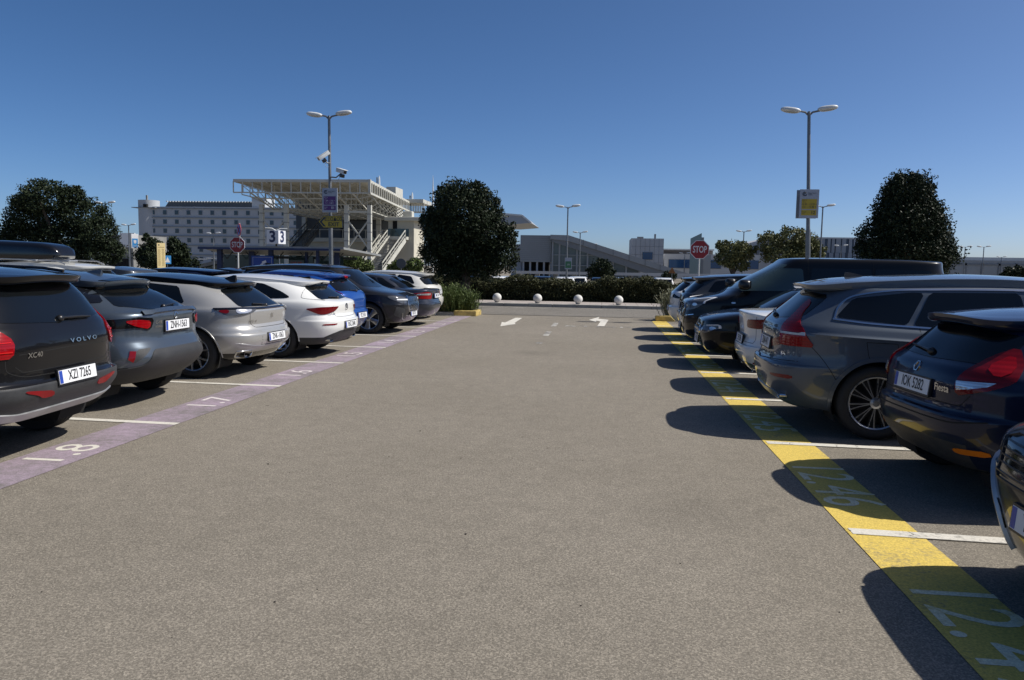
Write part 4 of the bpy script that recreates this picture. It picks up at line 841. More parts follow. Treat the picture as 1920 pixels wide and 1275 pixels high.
# arrows, dashes and worn word
def pgon(name, pts, m, z=.006): return quad(name, [tuple(G(*p)[:2]) for p in pts], m, z)
pgon('road_arrow', [(938, 612), (941, 604), (947, 605), (967, 596), (979, 596.5), (965, 605.5), (967, 608)], wp)
pgon('road_arrow', [(1104, 600), (1124, 594.5), (1122, 598), (1141, 600), (1133, 612), (1120, 611.5), (1126, 603), (1118, 601.5), (1118, 604)], wp)
for a, b_ in ((18.25, 19.5), (21.2, 22.6), (16.3, 16.6)): quad('lane_dash', [(-1.38, a), (-1.24, a), (-1.24, b_), (-1.38, b_)], wf, .0055)
ground_text('STOP', (-.08, 21.5), (1, 0, 0), (0, 1, 0), .55, 1.45, wf, .0052, 0)
# kerb, pavement and the strip under the hedge
km = mat('kerb_stone', (.30, .29, .26), .8, noise_s=3, noise_a=.2, bump=.2, bump_s=30); pm = mat('pavement_slabs', (.34, .30, .27), .85, noise_s=2.5, noise_a=.15, bump=.2, bump_s=30)
b = MB()
for i in range(-40, 30): b.box((i*1.0+.5, 31.52, .05), (.985, .2, .16), bev=.012)
o = b.build('kerb', km); o['kind'] = 'structure'
b = MB()
for i in range(-80, 60):
    for j in range(6): b.box((i*.5+.25, 31.88+j*.5, .045), (.49, .49, .12))
o = b.build('pavement', pm); o['kind'] = 'structure'
o = MB().box((0, 36.4, .03), (120, 3.4, .1)).build('soil', mat('soil', (.09, .07, .05), .95, noise_s=4, noise_a=.4, bump=.5, bump_s=12)); o['kind'] = 'structure'
# end islands with yellow kerb noses
def island(pts, nose, label):
    pass
ym = mat('yellow_kerb_paint', (.46, .34, .11), .7, noise_s=7, noise_a=.3, bump=.3, bump_s=25)
for nm, x0, x1, y0, y1 in (('island', -9.5, -4.15, 24.75, 25.75), ('island', 1.75, 7, 24.45, 25.6)):
    o = MB().box(((x0+x1)/2, (y0+y1)/2, .05), (x1-x0, y1-y0, .12), bev=.03).build(nm, km); o['kind'] = 'structure'
    o = MB().box(((x0+x1)/2, (y0+y1)/2, .075), (x1-x0-.3, y1-y0-.3, .11)).build('soil', MATS['soil']); o['kind'] = 'structure'
for c, d in (((-4.42, 24.83, .08), (.75, .22, .19)), ((-4.14, 25.25, .08), (.22, .9, .19)), ((1.98, 24.50, .08), (.60, .22, .19))):
    o = MB().box(c, d, bev=.04).build('kerb', ym); o['kind'] = 'structure'
# small litter and pebbles on the asphalt
b = MB(); rnd = random.Random(3)
for k in range(120):
    x = rnd.uniform(-4.2, 1.6); y = 2.2+17*rnd.random()**1.6; r = rnd.uniform(.002, .006)*(1.6 if rnd.random() < .06 else 1)
    b.ell((x, y, r*.4), (r, r*rnd.uniform(.6, 1), r*.6), 6, 4)
o = b.build('gravel', mat('dark_grit', (.06, .05, .042), .9)); o['kind'] = 'stuff'; 
# ================================================================== vegetation
def leaf_mat(name, c1, c2, rough=.55):
    m = bpy.data.materials.new(name); m.use_nodes = True; t = m.node_tree; b = t.nodes['Principled BSDF']; L = t.links.new
    g = nd(t, 'ShaderNodeNewGeometry'); r = nd(t, 'ShaderNodeValToRGB'); r.color_ramp.elements[0].color = (*c1, 1); r.color_ramp.elements[1].color = (*c2, 1)
    L(g.outputs['Random Per Island'], r.inputs[0]); L(r.outputs[0], b.inputs['Base Color']); b.inputs['Roughness'].default_value = rough; b.inputs['Specular IOR Level'].default_value = .15
    return m
LM = dict(dark=leaf_mat('dark_leaf', (.012, .020, .010), (.030, .042, .019)), olive=leaf_mat('olive_leaf', (.06, .07, .028), (.17, .17, .07)), hedge=leaf_mat('hedge_leaf', (.026, .033, .015), (.085, .085, .036)),
    grass=leaf_mat('bush_leaf', (.13, .125, .045), (.34, .29, .13)), green=leaf_mat('green_leaf', (.045, .07, .022), (.14, .18, .06)), pale=leaf_mat('pale_leaf', (.12, .13, .08), (.28, .28, .18)))
bark = mat('bark', (.07, .055, .042), .9, noise_s=8, noise_a=.3, bump=.6, bump_s=20)
def leaves(name, P, size, m, parent, rs, asp_=.5, nrm=None, up=0.):
    n = len(P); d = rs.normal(size=(n, 3)); 
    if nrm is not None: d += nrm*.9
    d /= np.linalg.norm(d, axis=1)[:, None]; a = rs.normal(size=(n, 3)); a[:, 2] += up; a -= d*(a*d).sum(1)[:, None]; a /= np.linalg.norm(a, axis=1)[:, None]; c = np.cross(d, a)
    s = (size*(.6+.8*rs.random(n)))[:, None]; V = np.empty((n, 4, 3)); V[:, 0] = P-a*s*.5; V[:, 1] = P+c*s*asp_*.5+d*s*.05; V[:, 2] = P+a*s*.5; V[:, 3] = P-c*s*asp_*.5+d*s*.05
    me = bpy.data.meshes.new(name); me.vertices.add(4*n); me.vertices.foreach_set('co', V.ravel()); me.loops.add(4*n); me.loops.foreach_set('vertex_index', np.arange(4*n, dtype=np.int32))
    me.polygons.add(n); me.polygons.foreach_set('loop_start', np.arange(0, 4*n, 4, dtype=np.int32)); me.polygons.foreach_set('loop_total', np.full(n, 4, dtype=np.int32)); me.update(calc_edges=True)
    me.materials.append(m); o = bpy.data.objects.new(name, me); sc.collection.objects.link(o)
    if parent: o.parent = parent
    return o
def cloud(lobes, n, rs, fill=.25, clump=.16, nclump=60):
    """points in the outer shell of a union of ellipsoids, gathered into clumps"""
    vol = np.array([(l[3]*l[4]*l[5])**(2/3) for l in lobes]); vol /= vol.sum(); out = []; nr = []
    for l, v in zip(lobes, vol):
        c = np.array(l[:3]); r = np.array(l[3:6]); k = max(8, int(nclump*v*2)); u = rs.normal(size=(k, 3)); u /= np.linalg.norm(u, axis=1)[:, None]
        cc = c+u*r*(.80+.22*rs.random((k, 1))); m = int(n*v*(1-fill)); i = rs.integers(0, k, m); g = np.clip(rs.normal(size=(m, 3)), -1.15, 1.15)*clump*r.mean()*(.6+.8*rs.random((k, 1)))[i]
        out.append(cc[i]+g); nr.append(u[i]); m2 = int(n*v*fill); u2 = rs.normal(size=(m2, 3)); u2 /= np.linalg.norm(u2, axis=1)[:, None]
        out.append(c+u2*r*(.35+.6*rs.random((m2, 1))**.5)); nr.append(u2)
    return np.vstack(out), np.vstack(nr)
def tree(name, base, lobes, n, size, m, label, seed, trunk_r=.16, cat='tree', group=None, fill=.3, clump=.2, nclump=60, limbs=7):
    """lobes relative to the base: (x,y,z,rx,ry,rz)"""
    rs = np.random.default_rng(seed); t = empty(name, base, 0, label, cat, group); P, N = cloud(lobes, n, rs, fill, clump, nclump); P = P[P[:, 2] > .08]
    N = np.resize(N, (len(P), 3)); leaves('crown', P, size, m, t, rs, .55)
    zc = np.mean([l[2] for l in lobes]); b = MB(); top = Vector((0, 0, zc)); b.tube([(0, 0, -.1), (trunk_r*.2, 0, zc*.35), (0, trunk_r*.2, zc*.7), top], [trunk_r*1.3, trunk_r, trunk_r*.8, trunk_r*.5], 10)
    for k in range(limbs):
        l = lobes[k % len(lobes)]; q = Vector((l[0]+rs.normal()*l[3]*.4, l[1]+rs.normal()*l[4]*.4, l[2]+rs.random()*l[5]*.6)); s = Vector((0, 0, zc*(.35+.5*rs.random()))); b.tube([s, s.lerp(q, .5)+Vector((0, 0, .1)), q], [trunk_r*.5, trunk_r*.3, trunk_r*.1], 6)
    b.build('trunk', bark, t, True); return t
def pxlobes(base, Y, items, dep=1.0):
    """items: (px, py, rpx, rpy) at depth Y -> lobes relative to base"""
    s = Y/FPX*1.0; out = []
    for i, (px, py, rx, ry) in enumerate(items):
        p = A(px, py, Y)-Vector(base); rr = (rx+ry)/2*s; out.append((p.x, p.y+((i % 3)-1)*rr*.35*dep, p.z, rx*s, rr*dep, ry*s))
    return out
def ptree(name, px, Y, items, n, size, m, label, seed, zb=0, **k):
    base = A(px, 500, Y); base.z = zb; return tree(name, tuple(base), pxlobes(base, Y, items), n, size, m, label, seed, **k)
ptree('tree', 872, 29.5, [(868, 400, 54, 57), (840, 375, 26, 28), (905, 385, 32, 30), (838, 440, 42, 50), (910, 440, 42, 48), (870, 470, 58, 42), (945, 480, 30, 32), (820, 480, 30, 36), (872, 505, 60, 24), (890, 365, 26, 22), (808, 420, 22, 30), (948, 440, 20, 24)], 66000, .095, LM['dark'], 'dense dark evergreen tree behind the shrubs at the end of the left row', 11, nclump=420, clump=.17, trunk_r=.17)
ptree('tree', 110, 27, [(95, 375, 55, 34), (50, 410, 46, 36), (150, 405, 50, 34), (190, 440, 36, 36), (40, 450, 42, 36), (110, 450, 70, 40), (170, 475, 50, 26), (75, 490, 70, 22), (10, 480, 30, 25), (60, 380, 30, 20), (130, 365, 28, 18), (205, 470, 22, 26), (20, 465, 24, 30)], 62000, .088, LM['dark'], 'broad dark evergreen tree at the left edge behind the roof box', 12, nclump=420, clump=.18, trunk_r=.2)
ptree('tree', 1698, 27, [(1698, 365, 42, 38), (1672, 395, 34, 34), (1726, 400, 36, 36), (1698, 420, 62, 45), (1655, 450, 44, 40), (1742, 455, 42, 42), (1698, 475, 80, 35), (1645, 490, 28, 26), (1757, 492, 27, 26), (1708, 342, 14, 12), (1698, 352, 27, 26)], 64000, .082, LM['dark'], 'tall cone-shaped dark evergreen tree behind the black van', 13, nclump=460, clump=.15, trunk_r=.18)
ptree('tree', 1480, 62, [(1440, 458, 22, 20), (1480, 448, 28, 20), (1512, 462, 24, 24), (1460, 478, 30, 16), (1500, 482, 28, 14), (1535, 470, 12, 18)], 11000, .19, LM['olive'], 'larger olive-green tree with sparse crown behind the right lamp post', 14, zb=-.6, nclump=130, clump=.2)
ptree('tree', 1375, 62, [(1375, 470, 26, 16), (1355, 460, 12, 10), (1395, 475, 20, 16), (1362, 485, 22, 14), (1384, 496, 18, 12)], 6500, .19, LM['olive'], 'smaller olive-green tree between the stop sign and the larger one', 15, zb=-.6, nclump=90, clump=.2)
ptree('tree', 300, 46, [(290, 465, 18, 16), (325, 460, 14, 14), (270, 480, 18, 20), (300, 488, 34, 18), (335, 480, 18, 22), (350, 494, 22, 12), (278, 447, 7, 10), (345, 463, 8, 8)], 14000, .14, LM['dark'], 'dark spiky cypress clump behind the yellow notice board', 16, nclump=150, clump=.2)
ptree('bush', 1127, 75, [(1127, 502, 20, 14), (1112, 510, 12, 12), (1142, 510, 12, 12)], 5000, .17, LM['dark'], 'round dark bush beyond the hedge in front of the glass building', 17, cat='bush', zb=-.6, nclump=60)
ptree('bush', 665, 48, [(665, 492, 18, 13), (648, 500, 14, 12), (684, 500, 14, 12)], 5000, .12, LM['green'], 'green bush at the right end of the blue shelter', 18, cat='bush', nclump=60)
ptree('bush', 760, 48, [(750, 500, 14, 12), (778, 497, 16, 12), (735, 505, 12, 8)], 5000, .12, LM['green'], 'green bush below the white stairs of the station', 19, cat='bush', nclump=60)
ptree('bush', 1903, 60, [(1903, 512, 20, 11), (1890, 518, 14, 9)], 3500, .16, LM['dark'], 'dark round bush at the right edge in front of the long grey hall', 20, cat='bush', nclump=50)
ptree('bush', 1255, 80, [(1255, 517, 13, 8)], 1500, .15, LM['dark'], 'low dark bush beyond the hedge at the foot of the sloping tube', 21, cat='bush', zb=-.6, nclump=30)
# hedge
rs = np.random.default_rng(5)
def hedge(x0, x1, y, h, label, seed, n):
    rs = np.random.default_rng(seed); o0 = empty('hedge', ((x0+x1)/2, y, 0), 0, label, 'hedge'); m = n; X = rs.uniform(x0, x1, m); prof = h*(1+.10*np.sin(X*1.3)+.07*np.sin(X*3.1+1)+.04*np.sin(X*7))
    a = rs.random(m)*math.pi; top = rs.random(m) < .4; Yy = np.where(top, rs.uniform(-.8, .8, m), -.8+rs.normal(size=m)*.09); Z = np.where(top, prof-.10*np.abs(Yy)**3+rs.normal(size=m)*.05, rs.random(m)**.8*prof)
    P = np.stack([X-(x0+x1)/2, Yy+.05*np.sin(X*5+Z*9), Z], 1); leaves('foliage', P, .085, LM['hedge'], o0, rs, .5)
    b = MB(); N = 60
    for i in range(N):
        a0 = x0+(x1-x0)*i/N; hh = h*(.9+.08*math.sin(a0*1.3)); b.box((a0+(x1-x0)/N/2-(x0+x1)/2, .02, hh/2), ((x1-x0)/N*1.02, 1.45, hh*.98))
    b.build('shade_core', mat('hedge_shade', (.012, .014, .008), .95), o0); return o0  # solid boxes, the dark inside of the hedge put into their colour
hedge(-8.5, 0.15, 36.3, 1.02, 'long clipped dark hedge behind the stone balls, left stretch', 1, 26000)
hedge(-.1, 6.5, 36.3, 1.06, 'clipped dark hedge behind the stone balls, right stretch up to the stop sign', 2, 24000)
# shrubs on the islands
def grass_bush(base, w, d, h, n, m, label, seed, size=.10):
    rs = np.random.default_rng(seed); o0 = empty('shrub', base, 0, label, 'shrub'); V = []; F = []; k = 0
    for i in range(n):
        x = rs.normal()*w*.45; y = rs.normal()*d*.4; hh = h*(.45+.55*rs.random())*math.exp(-(x/w)**2*.6); lean = rs.normal(size=2)*.22+np.array([x/w, y/d])*.35; q = rs.normal(size=2); q /= np.hypot(*q); ww = .006
        pts = [(x, y, 0), (x+lean[0]*hh*.4, y+lean[1]*hh*.4, hh*.55), (x+lean[0]*hh, y+lean[1]*hh, hh)]
        for j in range(2):
            a, c = pts[j], pts[j+1]; V += [(a[0]-q[0]*ww, a[1]-q[1]*ww, a[2]), (a[0]+q[0]*ww, a[1]+q[1]*ww, a[2]), (c[0]+q[0]*ww*.6, c[1]+q[1]*ww*.6, c[2]), (c[0]-q[0]*ww*.6, c[1]-q[1]*ww*.6, c[2])]; F.append((k, k+1, k+2, k+3)); k += 4
        for t in np.linspace(.3, 1, 7):
            p = Vector(pts[0]).lerp(Vector(pts[2]), t); e = Vector(rs.normal(size=3)).normalized()*size*(.5+.7*rs.random()); e.z = abs(e.z)+.02; s = e.cross(Vector((0, 0, 1))).normalized()*.011; V += [p, p+e*.5+s, p+e, p+e*.5-s]; F.append((k, k+1, k+2, k+3)); k += 4
    mesh_obj('stems', V, F, m, o0); return o0
grass_bush((-4.95, 25.2, .1), .55, .35, .95, 620, LM['green'], 'green bushy shrub on the island with the yellow kerb, end of left row', 31)
grass_bush((-5.6, 25.15, .1), .55, .35, .60, 480, LM['grass'], 'dry yellowish shrub left of the green one on the left island', 32)
grass_bush((-4.45, 25.3, .1), .3, .3, .75, 300, LM['green'], 'slim green shrub right above the yellow kerb nose, left island', 33)
grass_bush((2.25, 24.95, .1), .28, .3, .95, 360, LM['pale'], 'pale silvery shrub on the island at the end of the right row', 34)
# stone balls
bm_ = mat('white_stone', (.62, .61, .57), .75, noise_s=4, noise_a=.12, bump=.15, bump_s=30)
rk = ['first stone ball from the left on the pavement before the hedge', 'second stone ball from the left, left of the white arrow head', 'third stone ball from the left, above the bent arrow', 'rightmost of the four stone balls on the pavement']
for i, (px, py) in enumerate(((932, 567), (1008, 569), (1084, 571), (1160, 572))):
    p = A(px, py-9, 32.4)
    b = MB(); b.ell((0, 0, .225), (.187, .187, .187), 28, 18); o = b.build('stone_ball', bm_, None, True, label='white '+rk[i], cat='stone ball', group='stone balls along the pavement'); o.location = (p.x, 32.4, .09)
    MB().tube([(0, 0, 0), (0, 0, .09)], .10, 16).build('foot', km, o, True)
# ================================================================== lamps, signs, buildings
pole_m = mat('galvanised_pole', (.17, .18, .19), .45, .5, noise_s=3, noise_a=.2); lampw = mat('lamp_shell', (.58, .60, .60), .4, noise_s=4); lampg = mat('lamp_lens', (.30, .33, .34), .2, coat=.6)
sgn = mat('sign_white', (.33, .36, .42), .5); sgnb = mat('sign_back', (.25, .27, .30), .45, .5); ink = mat('sign_ink', (.02, .03, .05), .5); pur = mat('sign_purple', (.085, .025, .15), .5); yl = mat('sign_yellow', (.42, .31, .03), .5)
red = mat('sign_red', (.24, .012, .018), .45); grn = mat('sign_green', (.05, .16, .08), .5)
def lamp_post(top, base, span, label, group='twin-headed lamp posts', rot=0, r=.055, droop=.0, hk=1.):
    top = Vector(top); base = Vector(base); t = empty('lamp_post', base, 0, label, 'lamp post', group); d = top-base
    MB().tube([(0, 0, 0), d*.45, d*.45001, d*.985, d], [r*1.35, r*1.25, r, r*.8, r*.7], 12).build('pole', pole_m, t, True)
    MB().box((0, 0, .03), (.3, .3, .05), bev=.008).build('base_plate', pole_m, t)
    ax = Vector((math.cos(rot), math.sin(rot), 0)); k = span/1.75
    for s in (-1, 1):
        MB().tube([d+Vector((0, 0, -.12)), d+ax*s*.12*k+Vector((0, 0, -.02)), d+ax*s*.34*k+Vector((0, 0, .02))], [.035, .03, .028], 8).build('arm', pole_m, t, True)
        up = .05 if s < 0 else .10; c = d+ax*s*.58*k+Vector((0, 0, up*k)); m = Matrix.Rotation(rot, 3, 'Z') @ Matrix.Rotation(-s*R(7), 3, 'Y')
        h = MB().ell(c, (.32*k, .125*hk, .085*k), 22, 12, m, .78).build('lamp_head', lampw, t, True)
        MB().ell(c-Vector((0, 0, .035)), (.25*k, .10*hk, .06*k), 18, 10, m, .8).build('lamp_lens', lampg, h, True)
    return t
def post(px, ytop, Y, label, span=1.75, zb=None, base_px=None, **k):
    top = A(px, ytop, Y); zb = (0 if Y < 40 else -.6) if zb is None else zb; bx = A(base_px or px, 505, Y); sl = (bx.x-top.x)/max(.1, top.z-bx.z) if base_px else 0
    return lamp_post(top, (top.x+sl*(top.z-zb), Y, zb), span, label, **k)
postL = post(617, 217, 27, 'lamp post carrying two cameras, a purple parking sign and the yellow exit sign', 1.62, base_px=621, hk=1.2, r=.06)
postR = post(1517, 209, 24.6, 'lamp post carrying the yellow and white parking sign, above the black van', 1.62, base_px=1514.5, hk=1.2, r=.06)
post(1065, 388, 56, 'lamp post with a green and white sign beyond the hedge, middle of the picture')
post(1088, 436, 92, 'smaller lamp post just right of the one with the green sign', r=.07)
post(1395, 434, 92, 'lamp post standing in front of the smaller olive-green tree', r=.07)
post(1543, 387, 60, 'tall lamp post between the large near one and the cone-shaped tree', r=.06)
post(197, 381, 60, 'lamp post whose heads show above the broad tree on the left', r=.06)
post(241, 422, 84, 'lamp post between the broad left tree and the white hotel', r=.07)
for px, yt, Y, lb in ((1108, 459, 150, 'thin distant lamp post in front of the glass stair hall'), (1124, 475, 190, 'thinnest lamp post in front of the glass stair hall, lower than its neighbour'), (1810, 463, 150, 'distant lamp post just right of the cone-shaped tree'), (1878, 482, 210, 'low distant lamp post before the long grey hall'),
    (1577, 461, 150, 'distant lamp post in front of the striped building'), (1284, 475, 170, 'distant lamp post left of the right-hand stop sign'), (1845, 463, 150, 'distant lamp post in the middle of the long grey hall'), (400, 438, 120, 'thin lamp post in front of the hotel left of the stop sign')):
    post(px, yt, Y, lb, 2.4, r=.09, hk=1.2)
def board(name, px, py, Y, w, h, m, label, cat, group=None, rz=0, th=.03, **k):
    p = A(px, py, Y); t = empty(name, p, rz, label, cat, group); MB().box((0, 0, 0), (w, th, h), bev=.004).build('panel', m, t); return t
def face(t, name, x0, z0, x1, z1, m, lift=.004, y=-.016):
    return MB().box(((x0+x1)/2, y-lift/2, (z0+z1)/2), (abs(x1-x0), lift, abs(z1-z0))).build(name, m, t)
def ftext(t, s, x, z, size, m, sx=1., bold=0., y=-.026, al='CENTER', nm='lettering'):
    o = flat_text(nm, s, (x, y, z), (1, 0, 0), (0, 0, 1), size, m, t, sx, bold, al); return o
def parking_sign(px, py, Y, label, col, tx, a, b_, c_):
    t = board('parking_sign', px, py, Y-.12, .56, .86, sgn, label, 'sign'); face(t, 'colour_field', -.22, -.16, .22, .14, col); face(t, 'colour_field', -.22, -.35, .22, -.19, col)
    ring = MB().tube([(-.14+.055*math.cos(q), -.022, .29+.055*math.sin(q)) for q in np.linspace(.6, 6.0, 18)], .012, 6); ring.build('logo', ink, t); ftext(t, 'P', -.14, .29, .09, ink, bold=.01)
    ftext(t, 'Athens Airport', .07, .315, .05, ink, .8); ftext(t, 'Parking', .02, .27, .05, ink, .8)
    ftext(t, 'Θέση', -.14, .10, .055, tx); ftext(t, 'Space', -.14, .05, .04, tx); ftext(t, a, 0, -.02, .075, tx, .95, .006); ftext(t, b_, 0, -.10, .075, tx, .95, .006); ftext(t, 'Σειρά', -.15, -.25, .05, tx); ftext(t, 'Row', -.16, -.30, .04, tx); ftext(t, c_, .12, -.27, .13, tx, 1, .012)
    for z in (.25, -.25): MB().box((0, .06, z), (.16, .1, .03)).build('bracket', pole_m, t)
    return t
wt2 = mat('sign_letter_white', (.6, .6, .62), .5)
parking_sign(618.5, 375.5, 27, 'white parking sign with purple fields reading 1 on the left lamp post', pur, wt2, '1.69 - 1.76 >', '1.1 - 1.68 >', '01')
parking_sign(1517, 382, 24.6, 'white parking sign with yellow fields reading 12 on the right lamp post', yl, ink, '12.39 - 12.75 >', '12.1 - 12.38 <', '12')
t = empty('sign_back_plate', A(1512, 383, 24.75), 0, 'grey back plate of the second parking sign behind the yellow one', 'sign'); MB().box((0, 0, 0), (.60, .03, .86), bev=.004).build('panel', sgnb, t)
# exit arrow sign
t = empty('exit_sign', A(620, 416, 26.85), 0, 'yellow arrow sign reading exit in Greek and English, pointing left', 'sign')
def arrow_pts(x0, x1, h, y, tip): return [(x0, y, 0), (x0+tip, y, h), (x1, y, h), (x1, y, -h), (x0+tip, y, -h)]
MB().prism(arrow_pts(-.46, .44, .215, 0, .19), (0, .012, 0), (0, -.012, 0)).build('panel', ink, t); MB().prism(arrow_pts(-.435, .425, .198, -.013, .175), (0, 0, 0), (0, -.003, 0)).build('colour_field', yl, t)
MB().prism([(-.40, -.017, 0), (-.25, -.017, .165), (-.17, -.017, .165), (-.32, -.017, 0), (-.17, -.017, -.165), (-.25, -.017, -.165)], (0, 0, 0), (0, -.003, 0)).build('arrow_mark', ink, t)
ftext(t, 'ΕΞΟΔΟΣ', .12, .09, .185, ink, .90, .014); ftext(t, 'EXIT', .12, -.095, .20, ink, 1.0, .014)
# cameras
def camera_unit(px, py, Y, ang, tilt, label, px2):
    p = A(px, py, Y); t = empty('security_camera', p, 0, label, 'camera', 'cameras on the left lamp post'); m = Matrix.Rotation(ang, 3, 'Z') @ Matrix.Rotation(tilt, 3, 'Y')
    def rbox(c, d, name, mm): 
        bx = MB().box(c, d, bev=.015); bx.V = [m @ v for v in bx.V]; return bx.build(name, mm, t, True, 30)
    rbox((0, 0, 0), (.46, .15, .13), 'housing', lampw); rbox((.03, 0, .075), (.52, .17, .02), 'sun_shield', lampw); rbox((.235, 0, 0), (.02, .12, .10), 'lens', M['gloss']); rbox((.08, 0, -.15), (.14, .14, .12), 'infrared_lamp', M['black'])
    q = A(px2[0], px2[1], Y+.12)-p; MB().tube([(0, 0, -.07), q*.5+Vector((0, 0, -.12)), q], .025, 8).build('bracket', pole_m, t, True); MB().tube([(0, 0, -.09), q*.4+Vector((0, 0, -.30)), q+Vector((0, 0, -.12))], .008, 6).build('cable', sgn, t, True)
camera_unit(607, 292, 26.85, R(215), R(35), 'upper camera on the lamp post, tilted down to the left', (619, 306)); camera_unit(640, 321, 26.85, R(-35), R(14), 'lower camera on the lamp post, pointing right above the parking sign', (620, 332))
# stop signs
def octo(r, y): return [(r*math.cos(R(22.5+45*i)), y, r*math.sin(R(22.5+45*i))) for i in range(8)]
def stop_sign(px, py, Y, dia, label, zb=0):
    p = A(px, py, Y); t = empty('stop_sign', (p.x, Y, zb), 0, label, 'stop sign', 'stop signs'); z = p.z-zb; r = dia/2/math.cos(R(22.5))
    v = Vector((0, 0, z)); f = lambda rr, y: [Vector(q)+v for q in octo(rr, y)]
    pl = MB().prism(f(r, 0), (0, .01, 0), (0, -.01, 0)).build('panel', wt2, t); MB().prism(f(r*.93, -.011), (0, 0, 0), (0, -.003, 0)).build('colour_field', red, pl)
    flat_text('lettering', 'STOP', (0, -.018, z-.005), (1, 0, 0), (0, 0, 1), dia*.50, wt2, t, .62, .018)
    MB().tube([(0, .05, 0), (0, .05, z+dia*.4)], .032, 12).build('pole', mat('white_pole', (.5, .51, .5), .4), t, True); return t, z
t, z = stop_sign(445, 459, 30, .63, 'stop sign under a round no-stopping sign on the left')
t2 = empty('no_stopping_sign', A(448, 431, 29.98), R(-46), 'small round blue and red no-stopping sign above the left stop sign', 'sign')
circ = lambda r, y: [(r*math.cos(q), y, r*math.sin(q)) for q in np.linspace(0, 2*math.pi, 28, endpoint=False)]
MB().prism(circ(.26, 0), (0, .008, 0), (0, -.008, 0)).build('panel', mat('sign_red_bright', (.45, .04, .06), .45), t2); MB().prism(circ(.205, -.009), (0, 0, 0), (0, -.003, 0)).build('colour_field', mat('sign_blue', (.05, .12, .42), .45), t2)
for s in (1, -1): MB().bar((-.14*s, -.014, -.14), (.14*s, -.014, .14), .045, .006).build('cross_mark', MATS['sign_red_bright'], t2)
MB().tube([(0, .03, -.75), (0, .03, .28)], .02, 8).build('pole', MATS['white_pole'], t2, True)
stop_sign(1312, 468, 34.2, .80, 'stop sign at the roadside on the right, before the low office block')
# bus sign, yellow notice board, pedestrian sign, white panel
t = empty('bus_sign', (A(253, 455, 46).x, 46, 0), R(50), 'white and blue bus stop flag sign left of the cypress clump', 'sign'); z = A(253, 452, 46).z
MB().box((0, 0, z), (.42, .04, .90), bev=.004).build('panel', mat('sunlit_white', (.7, .7, .7), .5), t); MB().box((0, -.023, z-.12), (.34, .006, .56)).build('colour_field', mat('bus_blue', (.03, .22, .50), .5), t)
MB().box((0, -.028, z-.02), (.16, .004, .16), bev=.002).build('bus_mark', wt2, t); MB().box((0, -.028, z-.12), (.10, .004, .06)).build('bus_mark', wt2, t); flat_text('lettering', 'STOP', (0, -.03, z-.32), (1, 0, 0), (0, 0, 1), .10, wt2, t)
MB().tube([(-.27, 0, 0), (-.27, 0, z+.5)], .035, 10).build('pole', pole_m, t, True)
t = empty('notice_board', (A(302, 480, 30).x, 30, 0), R(56), 'tall pale yellow notice board with two columns of text above the dark roofs', 'notice board'); z = A(302, 479, 30).z
MB().box((0, 0, z), (.34, .04, 1.02), bev=.004).build('panel', mat('cream_board', (.62, .50, .24), .55), t)
lt = mat('notice_ink', (.36, .27, .12), .6)
for i in range(16):
    for s in (-.08, .08):
        MB().box((s, -.023, z+.26-i*.045), (.11*(.7+.3*((i*7+(s > 0)*3) % 5)/4), .003, .018)).build('text_line', lt, t)
MB().box((-.09, -.023, z+.43), (.05, .003, .05)).build('logo', ink, t); MB().box((0, -.023, z+.34), (.26, .003, .03)).build('text_line', lt, t)
for s in (-.12, .12): MB().tube([(s, .03, 0), (s, .03, z)], .02, 8).build('leg', pole_m, t, True)
t = empty('pedestrian_sign', (A(314, 488, 44).x, 44, 0), R(50), 'small blue square crossing sign right of the yellow notice board', 'sign'); z = A(314, 487, 44).z
MB().box((0, 0, z), (.42, .03, .50), bev=.003).build('panel', MATS['bus_blue'], t); MB().prism([(-.15, -.018, z-.16), (.15, -.018, z-.16), (0, -.018, z+.16)], (0, 0, 0), (0, -.003, 0)).build('triangle', wt2, t); MB().tube([(0, .03, 0), (0, .03, z)], .025, 8).build('pole', pole_m, t, True)
# green sign on the middle post; other road signs
t = board('parking_sign', 1065.5, 494, 55.7, .52*1.0, .86, sgn, 'white sign with a green field on the middle lamp post beyond the hedge', 'sign'); face(t, 'colour_field', -.22, -.35, .22, .16, grn); ftext(t, '19', .0, -.1, .2, wt2); t.scale = (.95, 1, .95)
t = empty('warning_sign', (A(1260, 510, 66).x, 66, -.6), 0, 'small triangular warning sign beyond the hedge near the foot of the tube', 'sign'); z = A(1260, 508, 66).z+.6
MB().prism([(-.3, 0, z-.2), (.3, 0, z-.2), (0, 0, z+.32)], (0, .01, 0), (0, -.01, 0)).build('panel', mat('orange_sign', (.28, .11, .03), .5), t); MB().tube([(0, .03, 0), (0, .03, z)], .03, 8).build('pole', pole_m, t, True)
for px, lb in ((752, 'small blue pointer sign before the station stairs'),):
    pass
t = empty('blue_sign', (A(783, 495, 50).x, 50, 0), 0, 'small pale blue arrow sign beside the beige station tower', 'sign'); z = A(783, 492, 50).z; MB().box((0, 0, z), (.28, .02, .5), bev=.003).build('panel', mat('pale_blue_sign', (.12, .28, .50), .5), t); MB().tube([(0, .03, 0), (0, .03, z)], .03, 8).build('pole', pole_m, t, True)
t = empty('round_sign', (A(752, 500, 46).x, 46, 0), 0, 'dark back of a round traffic sign on a pole before the station', 'sign'); z = A(752, 494, 46).z; MB().prism([(q[0], 0, q[2]+z) for q in circ(.30, 0)], (0, .01, 0), (0, -.01, 0)).build('panel', mat('sign_dark_back', (.06, .07, .08), .5), t); MB().tube([(0, .03, 0), (0, .03, z+.2)], .03, 8).build('pole', pole_m, t, True)
